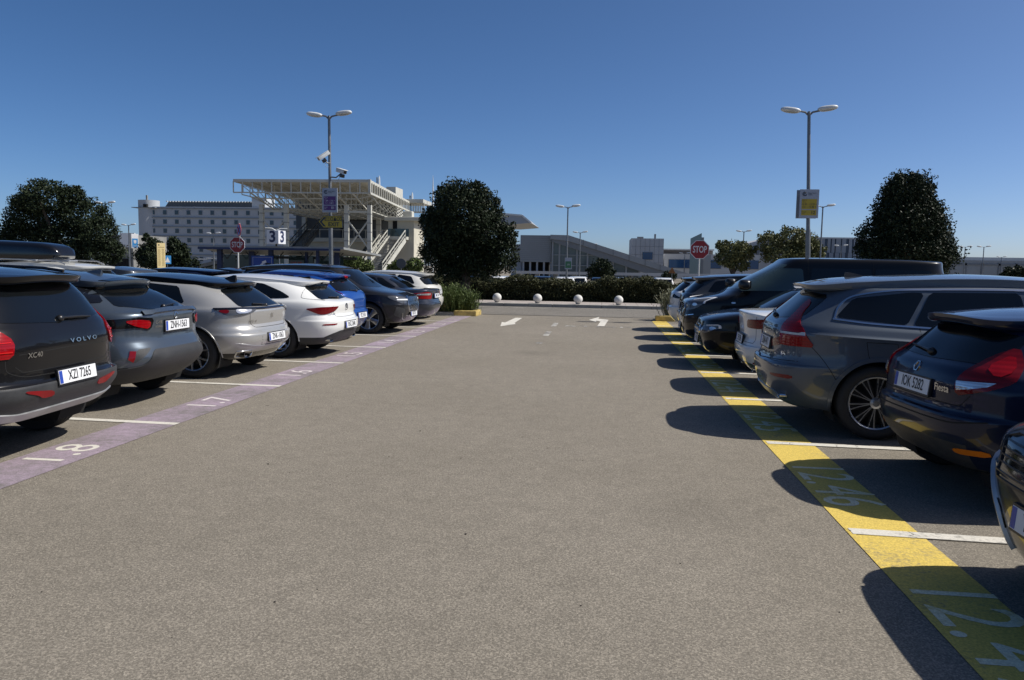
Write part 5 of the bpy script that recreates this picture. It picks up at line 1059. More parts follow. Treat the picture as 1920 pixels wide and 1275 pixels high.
# ------------------------------------------------------------------ blue shelter
steelb = mat('blue_steel', (.008, .02, .075), .45, noise_s=2); dk = mat('dark_steel', (.02, .025, .03), .5); gl = mat('green_glass', (.035, .06, .062), .06, spec=.6); rf = mat('grey_sheet', (.24, .25, .25), .55, noise_s=2)
Y = 45.0; x0 = A(397, 480, Y).x; x1 = A(655, 480, Y).x; z1 = A(520, 463, Y).z; gz = 0
t = empty('bus_shelter', ((x0+x1)/2, Y, gz), 0, 'long blue steel shelter with flat grey roof under the numbered cube', 'shelter'); cx_ = (x0+x1)/2
b = MB(); V = [(x0-cx_, -1.6, z1), (x1-cx_+.2, -1.6, z1), (x1-cx_+1.5, 1.6, z1-.35), (x0-cx_, 1.6, z1-.35)]; b.prism(V, (0, 0, 0), (0, 0, -.12)); b.build('roof', rf, t)
MB().box((0, -1.62, z1-.16), (x1-x0, .05, .12)).build('roof_beam', steelb, t); MB().box((0, 1.4, z1-.62), (x1-x0, .10, .16)).build('roof_beam', dk, t)
for i, px in enumerate((426, 473, 520, 575, 606, 632)):
    x = A(px, 490, Y).x-cx_; ww = (.28, .34, .26, .14, .14, .3)[i]; MB().box((x, 0 if i % 2 else -.9, (z1-.2)/2), (ww, .2, z1-.2)).build('post', steelb, t)
    MB().bar((x, 0, z1-.75), (x-.4, 0, z1-.3), .05).build('brace', dk, t); MB().bar((x, 0, z1-.75), (x+.4, 0, z1-.3), .05).build('brace', dk, t)
for a, c in ((430, 470), (525, 572), (578, 604), (609, 630), (400, 423)):
    xa = A(a, 490, Y).x-cx_; xc = A(c, 490, Y).x-cx_; MB().box(((xa+xc)/2, 1.3, 1.15), (xc-xa, .03, 1.9)).build('glass_panel', gl, t); MB().box(((xa+xc)/2, 1.25, 1.25), (xc-xa, .05, .05)).build('rail', dk, t)
MB().box((A(586, 480, Y).x-cx_-.6, -1.0, z1-.95), (.95, .08, .34)).build('display', M['gloss'], t); flat_text('display_lettering', '12:05 X95', (A(586, 480, Y).x-cx_-.6, -1.05, z1-.95), (1, 0, 0), (0, 0, 1), .17, mat('display_red', (.3, .02, .01), .5), t)
t3 = empty('information_board', (A(495, 495, Y-1).x, Y-1.2, 0), 0, 'blue board with a hand holding a ticket inside the shelter', 'board'); zz = A(495, 494, Y-1.2).z
MB().box((0, 0, zz-.1), (1.34, .06, 1.1), bev=.01).build('panel', mat('board_blue', (.012, .05, .26), .5), t3); b = MB()
for p_, q_ in (((-.58, .36), (.58, .36)), ((-.58, -.5), (-.58, .36)), ((.58, -.5), (.58, .36))): b.bar((p_[0], -.036, zz+p_[1]), (q_[0], -.036, zz+q_[1]), .02, .01)
b.build('border', wt2, t3); MB().prism([(-.20, -.035, zz-.30), (-.12, -.035, zz-.05), (.02, -.035, zz+.04), (.06, -.035, zz-.06), (-.06, -.035, zz-.14), (-.12, -.035, zz-.32)], (0, 0, 0), (0, -.006, 0)).build('hand_mark', wt2, t3)
MB().prism([(-.02, -.044, zz+.10), (.22, -.044, zz+.20), (.27, -.044, zz+.06), (.03, -.044, zz-.04)], (0, 0, 0), (0, -.006, 0)).build('ticket_mark', wt2, t3)
for s in (-.5, .5): MB().box((s, .05, .3), (.06, .06, .6+2*(zz-.7)*.2)).build('leg', steelb, t3)
# number cube
p = A(518, 445, 43.5); t = empty('number_cube', (p.x, 43.5, z1), R(-9), 'white cube sign with a dark 3 on each face above the shelter roof', 'sign'); s = .78; zc = p.z-z1
MB().box((0, 0, zc), (s, s, s), bev=.02).build('panel', mat('cube_white', (.62, .63, .66), .45), t); navy = mat('navy_ink', (.012, .02, .07), .5)
flat_text('lettering', '3', (0, -s/2-.006, zc), (1, 0, 0), (0, 0, 1), .90, navy, t, 1.05, .03); flat_text('lettering', '3', (s/2+.006, 0, zc), (0, 1, 0), (0, 0, 1), .90, navy, t, 1.05, .03)
MB().tube([(0, 0, -.2), (0, 0, zc-s/2)], .06, 10).build('pole', dk, t, True)
for q in ((-.3, -.3), (.3, .3)): MB().tube([(0, 0, zc+s/2), (q[0]*.6, q[1]*.6, zc+s/2+.14), (q[0]*1.5, q[1]*1.5, zc+s/2+.14)], .02, 6).build('lamp_arm', lampw, t, True)
# ------------------------------------------------------------------ station canopy
cw = mat('cream_steel', (.50, .49, .43), .5, noise_s=1.5, noise_a=.1); cw2 = mat('cream_wall', (.50, .47, .38), .75, noise_s=.8, noise_a=.1); conc = mat('grey_concrete', (.20, .20, .19), .8, noise_s=.6)
YF, YB = 75., 101.; xl = A(437, 345, YF).x; xr = A(693, 345, YF).x; zt = A(565, 336, YF).z; zb_ = A(693, 362, YF).z; xrb = A(769, 380, YB).x; gz = -.6
st = empty('station_canopy', ((xl+xr)/2, YF, gz), 0, 'cream steel space-frame canopy over the station on tall braced columns', 'canopy'); O = Vector(((xl+xr)/2, YF, gz)); zt -= gz; zb_ -= gz; W2 = (xr-xl)/2; D = YB-YF; kx = (xrb-xr)/D
MB().prism([(-W2, 0, zt), (W2, 0, zt), (W2+kx*D, D, zt), (-W2+kx*D, D, zt)], (0, 0, 0), (0, 0, -.28)).build('roof', cw, st)
fr = MB(); zl = zb_; n = 14
for i in range(n+1):
    x = -W2+2*W2*i/n; fr.bar((x, .05, zl), (x, .05, zt-.2), .09)
    if i % 2 == 0 and i < n: fr.bar((x, .05, zl), (x+2*W2/n*2, .05, zl), .12)
fr.build('front_truss', cw, st)
fr = MB(); n = 22
for i in range(n+1):
    y = D*i/n; x = W2+kx*y; fr.bar((x, y, zl), (x, y, zt-.2), .12)
fr.bar((W2, 0, zl), (W2+kx*D, D, zl), .2); fr.bar((W2, 0, zl), (W2, 0, zt), .25); fr.build('side_truss', cw, st)
xe = A(795, 380, 101).x-O.x; ze0 = A(780, 398, 101).z-gz; ze1 = A(780, 379, 101).z-gz; x5 = W2+kx*D
fr = MB()
for i in range(9): fr.bar((x5+(xe-x5)*i/8, D, ze0), (x5+(xe-x5)*i/8, D, ze1), .12)
fr.bar((x5, D, ze0), (xe, D, ze0), .2); fr.box(((x5+xe)/2-.6, D+2, ze1+.1), (xe-x5+1.2, 5, .5)); fr.build('end_truss', cw, st)
fr = MB(); rr = random.Random(4); low_ = zl-1.15
for j in range(1, 12):
    y = D*j/11; zz = zl-min(1, j/3)*1.15
    for i in range(8):
        xa = -W2+2*W2*i/8+kx*y; xb = xa+2*W2/8; inset = (i in (0, 7)); za = zl if (i == 0 and j > 0) else zz; zb2 = zl if i == 7 else zz
        fr.bar((xa, y, za), (xb, y, zb2), .11); fr.bar((xa, y, za), (xa, y, zt-.3), .07); fr.bar((xa, y, zt-.35), (xb, y, zz), .06)
for i in range(1, 8):
    x = -W2+2*W2*i/8; pts = [(x, 0, zl), (x+kx*D*3/11, D*3/11, low_), (x+kx*D, D, low_)]
    fr.bar(pts[0], pts[1], .11); fr.bar(pts[1], pts[2], .11); fr.bar((x, 0, zt-.35), (x+kx*D, D, zt-.35), .09)
for j in range(30): 
    y = D*(.1+.9*j/29); fr.bar((-W2+kx*y, y, zt-.42), (W2+kx*y, y, zt-.42), .05)
fr.build('inner_truss', cw, st)
def col(px, Yc, zt_, name='column', w=.42):
    x = A(px, 420, Yc).x-O.x; MB().box((x, Yc-YF, zt_/2), (w, w, zt_)).build(name, cw, st)
    b = MB(); 
    for k in range(1, 9): b.box((x, Yc-YF, zt_*k/9), (w+.04, w+.04, .07))
    b.build('column_band', conc, st); return x
ztc = low_+.2
for pair in ((491, 537), (650, 693)):
    xa = col(pair[0], 78, ztc); xb = col(pair[1], 78, ztc); za, zb3 = (ztc-1.4, ztc-4.6)
    for (u, v) in ((za, zb3), (zb3, za)): MB().bar((xa, 3, u), (xb, 3, v), .13).build('cross_brace', cw, st)
    MB().bar((xa, 3, zb3-.4), (xb, 3, zb3-.4), .2).build('cross_beam', cw, st); MB().bar((xa, 3, ztc-.7), (xb, 3, ztc-.7), .2).build('cross_beam', cw, st)
for px, Yc in ((571, 99), (710, 99), (752, 97)): col(px, Yc, ztc, w=.55)
# platform building under the canopy
pb = empty('station_platform', (O.x, 98, gz), 0, 'cream station building with raised platform and dark openings under the canopy', 'station'); xa = A(545, 450, 98).x-O.x; xb = A(735, 450, 98).x-O.x; zp = A(640, 452, 98).z-gz
MB().box(((xa+xb)/2, 3, zp/2), (xb-xa, 8, zp)).build('wall', cw2, pb); MB().box(((xa+xb)/2, -1.05, zp+.1), (xb-xa+.6, 1.2, .5)).build('platform_edge', cw, pb)
for i in range(7): x = xa+(xb-xa)*(i+.5)/7; MB().box((x, -1.02, zp*.35), ((xb-xa)/7*.62, .1, zp*.5)).build('opening', M['dark'], pb)
for i in range(10): x = xa+(xb-xa)*i/9; MB().box((x, -1.55, zp+.85), (.06, .06, 1.1)).build('railing_post', cw, pb)
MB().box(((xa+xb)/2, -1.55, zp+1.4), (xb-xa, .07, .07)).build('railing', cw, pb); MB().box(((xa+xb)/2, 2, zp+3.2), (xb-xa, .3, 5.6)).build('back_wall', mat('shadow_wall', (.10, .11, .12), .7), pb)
MB().box(((xa+xb)/2+3, 1.8, zp+3.0), (8, .1, .35)).build('sign_strip', M['dark'], pb)
# beige tower on the right of the station
tw = empty('station_tower', (A(760, 450, 88).x, 88, gz), 0, 'beige lift tower with a capped top at the right end of the station', 'tower'); xa = A(728, 450, 88).x-tw.location.x; xb = A(776, 450, 88).x-tw.location.x; zt2 = A(750, 413, 88).z-gz
MB().box(((xa+xb)/2, 2.5, zt2/2), (xb-xa, 5, zt2)).build('wall', cw2, tw); MB().box(((xa+xb)/2+.2, 2.5, zt2+.15), (xb-xa+1.2, 5.8, .45), bev=.08).build('cornice', cw, tw); MB().box((xb-.9, 1, zt2+.7), (1.1, 1.1, .8), bev=.1).build('cap', cw, tw)
MB().box(((xa+xb)/2-.3, -.6, zp+.1), (xb-xa-.6, 1.2, .35)).build('balcony', cw, tw); MB().box((xa+.8, -.02, zp+1.4), (.5, .06, 1.4)).build('door', M['dark'], tw); MB().box(((xa+xb)/2, -1.15, zp+.7), (xb-xa-.6, .04, .9)).build('glass_rail', gl, tw)
# stairs and escalators
def stair(name, a, b_, w, label, m=cw, steps=22, rail=True):
    a = Vector(a); b_ = Vector(b_); t = empty(name, a, 0, label, 'stairs'); d = b_-a; s = d.cross(Vector((0, 0, 1))).normalized()*w/2
    for q in (s, -s):
        MB().bar(q, d+q, .12, .5).build('stringer', m, t)
        if rail:
            MB().bar(q+Vector((0, 0, 1.1)), d+q+Vector((0, 0, 1.1)), .09).build('handrail', m, t); MB().bar(q+Vector((0, 0, .6)), d+q+Vector((0, 0, .6)), .06).build('handrail', m, t)
            for k in range(7): MB().bar(q+d*k/6, q+d*k/6+Vector((0, 0, 1.1)), .06).build('baluster', m, t)
    b = MB()
    for k in range(steps): b.prism([q+d*(k+.5)/steps for q in (s, -s, -s+Vector((d.x, d.y, 0))/steps, s+Vector((d.x, d.y, 0))/steps)], (0, 0, 0), (0, 0, .1))
    b.build('steps', conc, t); return t
stair('staircase', A(699, 512, 80), A(743, 450, 86), 2.2, 'white open staircase climbing to the right beside the station tower')
stair('staircase', A(683, 512, 82), A(728, 449, 88), 1.4, 'second white staircase left of the wider one, climbing to the platform')
stair('escalator', A(668, 505, 84), A(712, 448, 92), 1.6, 'dark glass escalator behind the white staircases', mat('escalator_glass', (.05, .07, .07), .15), rail=False)
stair('escalator', A(555, 470, 84), A(587, 432, 92), 1.4, 'dark escalator left of the exit sign under the canopy', mat('escalator_dark', (.03, .035, .04), .3))
# roof plant boxes and masts
t = empty('roof_plant', A(740, 362, 112), 0, 'white stepped plant box showing above the canopy roof', 'plant box'); MB().box((0, 0, -1.5), (1.4, 4, 4.4)).build('housing', cw, t); MB().box((-1.3, 0, -1.6), (1.2, 3, 3.6)).build('housing', conc, t)
for i, (px, yt, yb) in enumerate(((711, 329, 352), (812, 329, 420), (773, 360, 384))):
    lb = ('lightning mast above the canopy roof, left of the white plant box', 'tall thin lightning mast beside the dark evergreen tree', 'short lightning mast at the right end of the canopy')[i]; p = A(px, yt, 103); q = A(px, yb, 103)
    t = empty('lightning_mast', (p.x, 103, q.z if i != 1 else gz), 0, lb, 'mast', 'lightning masts'); hgt = p.z-t.location.z; MB().tube([(0, 0, 0), (0, 0, hgt*.8), (0, 0, hgt)], [.16, .12, .02], 8).build('pole', lampw, t, True); MB().box((-.3, 0, hgt*.6), (.14, .14, hgt*.5 if i == 0 else .4)).build('bracket', conc, t)
# ------------------------------------------------------------------ hotel
hw = mat('hotel_wall', (.40, .42, .44), .75, noise_s=.15, noise_a=.07); hwl = mat('hotel_window', (.03, .045, .06), .1, spec=.6); band = mat('hotel_band', (.22, .24, .26), .7)
YH = 250.; gz = -.6; xh0 = A(283, 440, YH).x; xh1 = A(735, 440, YH).x; zh = A(400, 388, YH).z-gz; ht = empty('hotel', ((xh0+xh1)/2, YH, gz), 0, 'long white hotel block with rows of small square windows', 'building'); hx = (xh0+xh1)/2; WW = xh1-xh0
MB().box((0, 11, zh/2), (WW, 22, zh)).build('wall', hw, ht)
zr = [A(400, y, YH).z-gz for y in (399, 416.5, 433.7, 451, 468.5, 486)]; fh = zr[0]-zr[1]
for r_, z in enumerate(zr):
    MB().box((0, -.18, z+fh*.46), (WW, .4, .28)).build('floor_band', band, ht)
    for i in range(19):
        px = 288+i*22.2
        if 600 < px: continue
        x = A(px, 440, YH).x-hx; f = MB().box((x, -.04, z), (1.35, .14, 1.5)).build('window', band, ht); MB().box((x, -.13, z), (1.15, .06, 1.3)).build('pane', hwl, f)
MB().box((0, -.1, zh-.3), (WW, .3, .5)).build('parapet', hw, ht)
lv = MB(); xa = A(303, 380, YH).x-hx; xb = A(466, 380, YH).x-hx
lv.prism([(xa, 0, zh), (xa+1.5, 0, zh+2.0), (xb, 0, zh+2.0), (xb, 0, zh)], (0, 2, 0), (0, 6, 0)); lv.build('roof_screen', mat('louvre_dark', (.06, .07, .08), .5), ht)
b = MB()
for i in range(30): b.box((xa+1+(xb-xa-1)*i/29, 1.7, zh+1.9), (.35, .8, .35))
b.build('screen_fin', hw, ht)
xa = A(467, 380, YH).x-hx; xb = A(492, 380, YH).x-hx; MB().box(((xa+xb)/2, 6, zh+1.7), (xb-xa, 8, 3.4)).build('roof_house', hw, ht)
xt0 = A(257, 440, YH).x-hx; xt1 = A(292, 440, YH).x-hx; rt = (xt1-xt0)/2; ztt = A(275, 375, YH).z-gz; b = MB(); b.tube([((xt0+xt1)/2, rt*.6, 0), ((xt0+xt1)/2, rt*.6, ztt)], rt, 36); b.build('round_tower', hw, ht, True)
MB().box(((xt0+xt1)/2+.9, -rt*.42, ztt-2.0), (1.3, .9, 1.0)).build('window', M['dark'], ht); MB().box(((xt0+xt1)/2, rt*.6, ztt-2.6), (rt*2.5, rt*2.1, .22)).build('tower_ring', band, ht); MB().box(((xt0+xt1)/2-.7, rt*.6, ztt+.9), (.5, .5, 1.8)).build('chimney', conc, ht)
# curved glass hall in front of the hotel, low grey blocks behind the left tree
gh = empty('glass_hall', (A(455, 500, 130).x, 130, -.6), 0, 'low curved grey roof and glass hall in front of the hotel, behind the shelter', 'building'); b = MB(); xa = A(372, 500, 130).x-gh.location.x; xb = A(560, 480, 130).x-gh.location.x
pts = [(xa, 0, A(372, 496, 130).z+.6), (xa+(xb-xa)*.35, 0, A(430, 481, 130).z+.6), (xa+(xb-xa)*.7, 0, A(490, 465, 130).z+.6), (xb, 0, A(540, 457, 130).z+.6)]
b.prism(pts+[(x, y, z-.6) for x, y, z in pts[::-1]], (0, 0, 0), (0, 14, 0)); b.build('roof', mat('grey_roof', (.13, .14, .15), .5), gh); V = pts[:]
MB().prism([(x, 1, z-.6) for x, y, z in pts]+[(xb, 1, 0), (xa, 1, 0)], (0, 0, 0), (0, 11, 0)).build('glass_wall', gl, gh)
for i in range(12): x = xa+(xb-xa)*(i+.5)/12; zz = np.interp(x, [p[0] for p in pts], [p[2] for p in pts])-.7; MB().box((x, .9, zz/2), (.14, .1, zz)).build('mullion', lampw, gh)
for i in range(9): p = A(378+i*19+((i*7) % 5), 486-i*2.6+((i*5) % 4), 128); MB().box((p.x-gh.location.x, -2, p.z+.6), (2.2, .6, .16), bev=.05).build('roof_light', lampw, gh)
lb = empty('office_block', (A(232, 490, 120).x, 120, -.6), 0, 'grey block with a panel painted sunlit white between the left tree and the hotel', 'building'); x0_ = A(195, 480, 120).x-lb.location.x; x1_ = A(250, 480, 120).x-lb.location.x; z_ = A(225, 440, 120).z+.6
MB().box(((x0_+x1_)/2, 5, z_/2), (x1_-x0_, 10, z_)).build('wall', conc, lb); 
pn = MB().box((A(235, 450, 118).x-lb.location.x, -1.4, A(235, 450, 118).z+.6), (2.6, .2, 2.3)).build('sunlit_panel', mat('sunlit_face_white', (.8, .8, .78), .6), lb); pn.rotation_euler = (0, 0, 0)  # near-white colour stands in for a sunlit building face
for i in range(6): MB().box((x0_+1+(x1_-x0_-2)*i/5, -.05, 1.4), (.6, .1, 2.2)).build('opening', M['dark'], lb)
# ------------------------------------------------------------------ middle distance: shed, glass hall, tube
met = mat('grey_cladding', (.27, .285, .295), .5, .2, noise_s=.3, noise_a=.08); metd = mat('grey_cladding_dark', (.18, .19, .20), .5, .2); glb = mat('blue_glass', (.02, .06, .15), .08, spec=.6); pale = mat('pale_render', (.42, .43, .44), .7, noise_s=.2, noise_a=.07)
def bbox(px0, px1, yt, Y, depth, zb=-.6): 
    a = A(px0, yt, Y); c = A(px1, yt, Y); return a.x, c.x, (a.z+c.z)/2-zb
x0_, x1_, z_ = bbox(976, 1034, 441, 150, 20); sh = empty('metal_shed', ((x0_+x1_)/2, 150, -.6), 0, 'windowless grey ribbed metal hall right of the dark evergreen tree', 'building')
MB().box((0, 10, z_/2+1.6), (x1_-x0_, 20, z_-3.2)).build('wall', met, sh); b = MB()
for i in range(13): b.box((0, -.03, 3.6+(z_-3.8)*i/12), (x1_-x0_, .06, .05))
b.build('cladding_rib', metd, sh); MB().box((0, 11, 1.6), (x1_-x0_-1, 18, 3.2)).build('recess', M['dark'], sh)
for i in range(5): MB().box((-(x1_-x0_)/2+.6+i*1.35, .5, 1.6), (.35, .35, 3.2)).build('pillar', pale, sh)
xl_ = A(955, 470, 150).x-sh.location.x; MB().box(((xl_-(x1_-x0_)/2)/2, 12, z_/2-.8), (-(x1_-x0_)/2-xl_, 18, z_-1.8)).build('side_wall', pale, sh)
tb = empty('escalator_tube', (A(1060, 470, 148).x, 148, -.6), 0, 'long sloping grey roofed escalator tube with glass sides running down to the right', 'building'); ox = tb.location.x
def T(px, py): p = A(px, py, 148); return (p.x-ox, 0, p.z+.6)
MB().prism([T(1032, 440), T(1066, 441), T(1290, 513), T(1290, 517), T(1235, 506), T(1066, 452), T(1032, 448)], (0, 0, 0), (0, 5, 0)).build('roof', met, tb)
MB().prism([T(1034, 448.2), T(1066, 452.2), T(1235, 506.2), T(1282, 517.2), T(1216, 514), T(1066, 463), T(1034, 453)], (0, .3, 0), (0, 4.6, 0)).build('stair_side', metd, tb)
g0 = T(1034, 450); g1 = T(1064, 452); MB().prism([T(1034, 449), T(1066, 460), T(1200, 505), (T(1200, 505)[0], 0, 0), (g0[0], 0, 0)], (0, 1.2, 0), (0, 4.2, 0)).build('glass_wall', mat('hall_glass', (.10, .125, .13), .08, spec=.6), tb)
for px in (1036, 1049, 1063, 1082, 1102, 1125, 1150, 1175, 1200): q = T(px, np.interp(px, [1034, 1066, 1290], [448, 455, 514])); MB().box((q[0], 1.0, q[2]/2), (.32, .3, q[2])).build('mullion', met, tb)
for z in (2.6, 4.6): MB().box(((g0[0]+T(1150, 0)[0])/2, 1.05, z), (T(1150, 0)[0]-g0[0], .2, .14)).build('transom', met, tb)
for px in (1094, 1118, 1150, 1180, 1210, 1238): q = T(px, np.interp(px, [1066, 1290], [441, 513])); MB().box((q[0], -.04, q[2]-.5), (.12, .1, 1.1)).build('roof_joint', metd, tb)
for px in (1189, 1215, 1240): q = T(px, np.interp(px, [1066, 1290], [465, 520])); MB().box((q[0], 2, q[2]/2), (.6, .6, q[2])).build('support_column', pale, tb)
x0_, x1_, z_ = bbox(1184, 1245, 447, 175, 14); bt = empty('service_tower', ((x0_+x1_)/2, 175, -.6), 0, 'plain grey panelled box tower with one small blue window', 'building'); MB().box((0, 7, z_/2), (x1_-x0_, 14, z_)).build('wall', pale, bt)
b = MB()
for i in range(1, 7): b.box((-(x1_-x0_)/2+(x1_-x0_)*i/7, -.02, z_/2), (.05, .04, z_))
for i in range(1, 5): b.box((0, -.02, z_*i/5), (x1_-x0_, .04, .05))
b.build('panel_joint', metd, bt); wx = A(1214, 480, 175); f = MB().box((wx.x-bt.location.x, -.06, wx.z+.6), (2.3, .1, 1.7)).build('window', metd, bt); MB().box((wx.x-bt.location.x, -.12, wx.z+.6), (2.1, .05, 1.5)).build('pane', glb, f)
MB().box((1.8, 3, z_+.5), (.4, .4, 1.2)).build('flue', metd, bt); MB().box((-1.5, 3, z_+.2), (1.4, 1, .5)).build('roof_unit', metd, bt)
x0_, x1_, z_ = bbox(1246, 1425, 477, 185, 20); ob = empty('office_block', ((x0_+x1_)/2, 185, -.6), 0, 'low pale office block with blue glass strips behind the right stop sign', 'building'); WO = x1_-x0_; MB().box((0, 10, z_/2), (WO, 20, z_)).build('wall', pale, ob); zz2 = A(1300, 468, 185).z+.6
MB().box((-WO*.22, 14, (z_+zz2)/2), (WO*.56, 12, zz2-z_)).build('roof_storey', mat('brown_louvre', (.16, .14, .13), .6), ob); MB().box((-WO*.22, 13, zz2+.15), (WO*.57, 13, .3)).build('roof_edge', pale, ob)
for a, c in ((1253, 1293), (1300, 1310), (1326, 1352), (1398, 1423)):
    xa = A(a, 495, 185).x-ob.location.x; xb = A(c, 495, 185).x-ob.location.x; zc = A(1300, 495, 185).z+.6; f = MB().box(((xa+xb)/2, -.06, zc), (xb-xa, .1, 2.1)).build('window', metd, ob); MB().box(((xa+xb)/2, -.14, zc), (xb-xa-.2, .08, 1.9)).build('pane', glb, f)
gf = empty('glass_fin', (A(1306, 480, 170).x, 170, -.6), 0, 'tall pointed greenish glass fin rising behind the right stop sign', 'glass fin'); q = lambda px, py: (A(px, py, 170).x-gf.location.x, 0, A(px, py, 170).z+.6)
MB().prism([(q(1295, 447)[0], 0, 0), q(1295, 447), q(1316, 437), (q(1316, 437)[0], 0, 0)], (0, 0, 0), (0, .5, 0)).build('pane', mat('fin_glass', (.16, .22, .23), .1, spec=.6), gf); MB().box((q(1318, 445)[0], .5, q(1318, 445)[2]/2), (.5, .8, q(1318, 445)[2])).build('mast', metd, gf); MB().box((q(1324, 470)[0], 2, q(1324, 478)[2]/2), (2.4, 2, q(1324, 478)[2])).build('wall', met, gf)
ft = empty('terminal_building', (A(1430, 480, 260).x, 260, -.6), 0, 'pale terminal building with a sloped roofline behind the olive-green trees', 'building'); q = lambda px, py: (A(px, py, 260).x-ft.location.x, 0, A(px, py, 260).z+.6)
MB().prism([(q(1401, 0)[0], 0, 0), q(1401, 457), q(1440, 446), q(1515, 446), (q(1515, 0)[0], 0, 0)], (0, 0, 0), (0, 30, 0)).build('wall', pale, ft)
for px in (1411, 1420, 1432): a = q(px, 472); MB().box((a[0], -.1, a[2]), (1.0, .2, 2.2)).build('window', metd, ft)
x0_, x1_, z_ = bbox(1522, 1640, 448, 230, 20); sb = empty('striped_building', ((x0_+x1_)/2, 230, -.6), 0, 'building clad in vertical grey fins and dark blue glass left of the cone-shaped tree', 'building'); WS = x1_-x0_; MB().box((0, 10, z_/2), (WS, 20, z_)).build('wall', mat('navy_glass', (.012, .025, .07), .12, spec=.6), sb)
rr = random.Random(8); fin = MB(); 
for row, (za, zc) in enumerate(((z_*.66, z_), (z_*.33, z_*.655), (0, z_*.325))):
    x = -WS/2
    while x < WS/2-.3: w_ = rr.choice((.8, 1.1, 1.3)); fin.box((x+w_/2, -.15, (za+zc)/2), (w_, .3, zc-za)); x += w_+rr.choice((.35, .5, .8))
fin.build('fin_cladding', mat('grey_fins', (.24, .26, .29), .6), sb); MB().box((0, 9.8, z_+.2), (WS+.4, 20.4, .4)).build('roof_edge', pale, sb)
x0_, x1_, z_ = bbox(1640, 2150, 489, 210, 30); wh = empty('warehouse', ((x0_+x1_)/2, 210, -.6), 0, 'long low grey hall on the right horizon', 'building'); WW_ = x1_-x0_; MB().box((0, 15, z_/2), (WW_, 30, z_)).build('wall', met, wh); MB().box((0, 14.8, z_*.82), (WW_+.2, 30, .5)).build('wall_band', metd, wh)
MB().box((WW_*.1, 20, z_+.5), (WW_*.7, 20, 1.0)).build('roof_storey', pale, wh)
for i in range(16): MB().box((-WW_/2+WW_*(i+.5)/16, -.1, z_*.45), (.5, .2, z_*.9)).build('pilaster', metd, wh)
tr = empty('roof_wing', (A(965, 410, 190).x, 190, -.6), 0, 'grey cantilevered roof wing poking out right of the dark evergreen tree', 'roof'); q = lambda px, py, Y_=190: Vector((A(px, py, Y_).x-tr.location.x, Y_-190, A(px, py, Y_).z+.6))
MB().prism([q(880, 395), q(979, 404), q(996, 418), q(957, 421), q(880, 421)], (0, 0, 0), (0, 25, 0)).build('wing', mat('wing_grey', (.32, .34, .36), .5), tr); MB().bar(q(979, 404), q(996, 418), .4).build('edge', lampw, tr); MB().bar(q(880, 395), q(979, 404), .4).build('edge', lampw, tr)
MB().box((q(900, 430).x, 10, q(900, 425).z/2), (2, 2, q(900, 425).z)).build('column', conc, tr)
# viaduct parapet crossing behind the hedge
va = empty('viaduct', (0, 118, -.6), 0, 'long low pale parapet crossing in front of the distant buildings', 'viaduct'); xa = A(955, 514, 118).x; xb = A(1420, 522, 118).x; za = A(1180, 514, 118).z+.6
MB().box(((xa+xb)/2, 0, za), (xb-xa, .5, .42)).build('parapet', pale, va)
for i in range(13): MB().box((xa+(xb-xa)*(i+.5)/13, .3, za/2), (.7, .7, za-.3)).build('pier', conc, va)
# ------------------------------------------------------------------ a waiting passenger on the platform
def person(loc, rz, label, top, legc, h=1.72):
    t = empty('person', loc, rz, label, 'person'); k = h/1.75
    J = {'pel': (0, 0, .95), 'che': (0, 0, 1.28), 'nk': (0, 0, 1.48), 'hd': (0, -.02, 1.62), 'hl': (.09, 0, .9), 'kl': (.11, -.03, .5), 'al': (.11, .0, .08), 'tl': (.12, -.14, .03), 'hr': (-.09, 0, .9), 'kr': (-.10, .02, .5), 'ar': (-.10, .05, .08), 'tr': (-.11, -.09, .03),
        'sl': (.18, 0, 1.42), 'el': (.24, .02, 1.12), 'wl': (.25, -.08, .86), 'sr': (-.18, 0, 1.42), 'er': (-.24, .02, 1.12), 'wr': (-.25, -.08, .86), 'top': (0, -.01, 1.73)}
    rad = dict(pel=.15, che=.16, nk=.06, hd=.1, hl=.10, kl=.065, al=.045, tl=.035, hr=.10, kr=.065, ar=.045, tr=.035, sl=.07, el=.045, wl=.03, sr=.07, er=.045, wr=.03, top=.07)
    E = [('pel', 'che'), ('che', 'nk'), ('nk', 'hd'), ('hd', 'top'), ('pel', 'hl'), ('hl', 'kl'), ('kl', 'al'), ('al', 'tl'), ('pel', 'hr'), ('hr', 'kr'), ('kr', 'ar'), ('ar', 'tr'), ('che', 'sl'), ('sl', 'el'), ('el', 'wl'), ('che', 'sr'), ('sr', 'er'), ('er', 'wr')]
    ks = list(J); me = bpy.data.meshes.new('body'); me.from_pydata([Vector(J[q])*k for q in ks], [(ks.index(a), ks.index(b)) for a, b in E], []); o = bpy.data.objects.new('body', me); sc.collection.objects.link(o); md = o.modifiers.new('s', 'SKIN'); o.modifiers.new('u', 'SUBSURF').levels = 1
    for i, q in enumerate(ks): me.skin_vertices[0].data[i].radius = (rad[q]*k, rad[q]*k*.8)
    me.skin_vertices[0].data[0].use_root = True; dg = bpy.context.evaluated_depsgraph_get(); m2 = bpy.data.meshes.new_from_object(o.evaluated_get(dg)); bpy.data.objects.remove(o)
    m2.materials.clear(); m2.materials.append(top); m2.materials.append(legc); m2.materials.append(mat('skin', (.30, .18, .12), .6))
    for p_ in m2.polygons: zc = p_.center.z; p_.material_index = 2 if zc > 1.5*k or (zc < .92*k and abs(p_.center.x) > .2*k and zc > .7*k) else (1 if zc < .98*k else 0); p_.use_smooth = True
    o = bpy.data.objects.new('body', m2); sc.collection.objects.link(o); o.parent = t; MB().ell((0, .0, 1.66*k), (.095, .11, .10), 12, 8).build('hair', mat('dark_hair', (.02, .015, .012), .7), t, True); return t
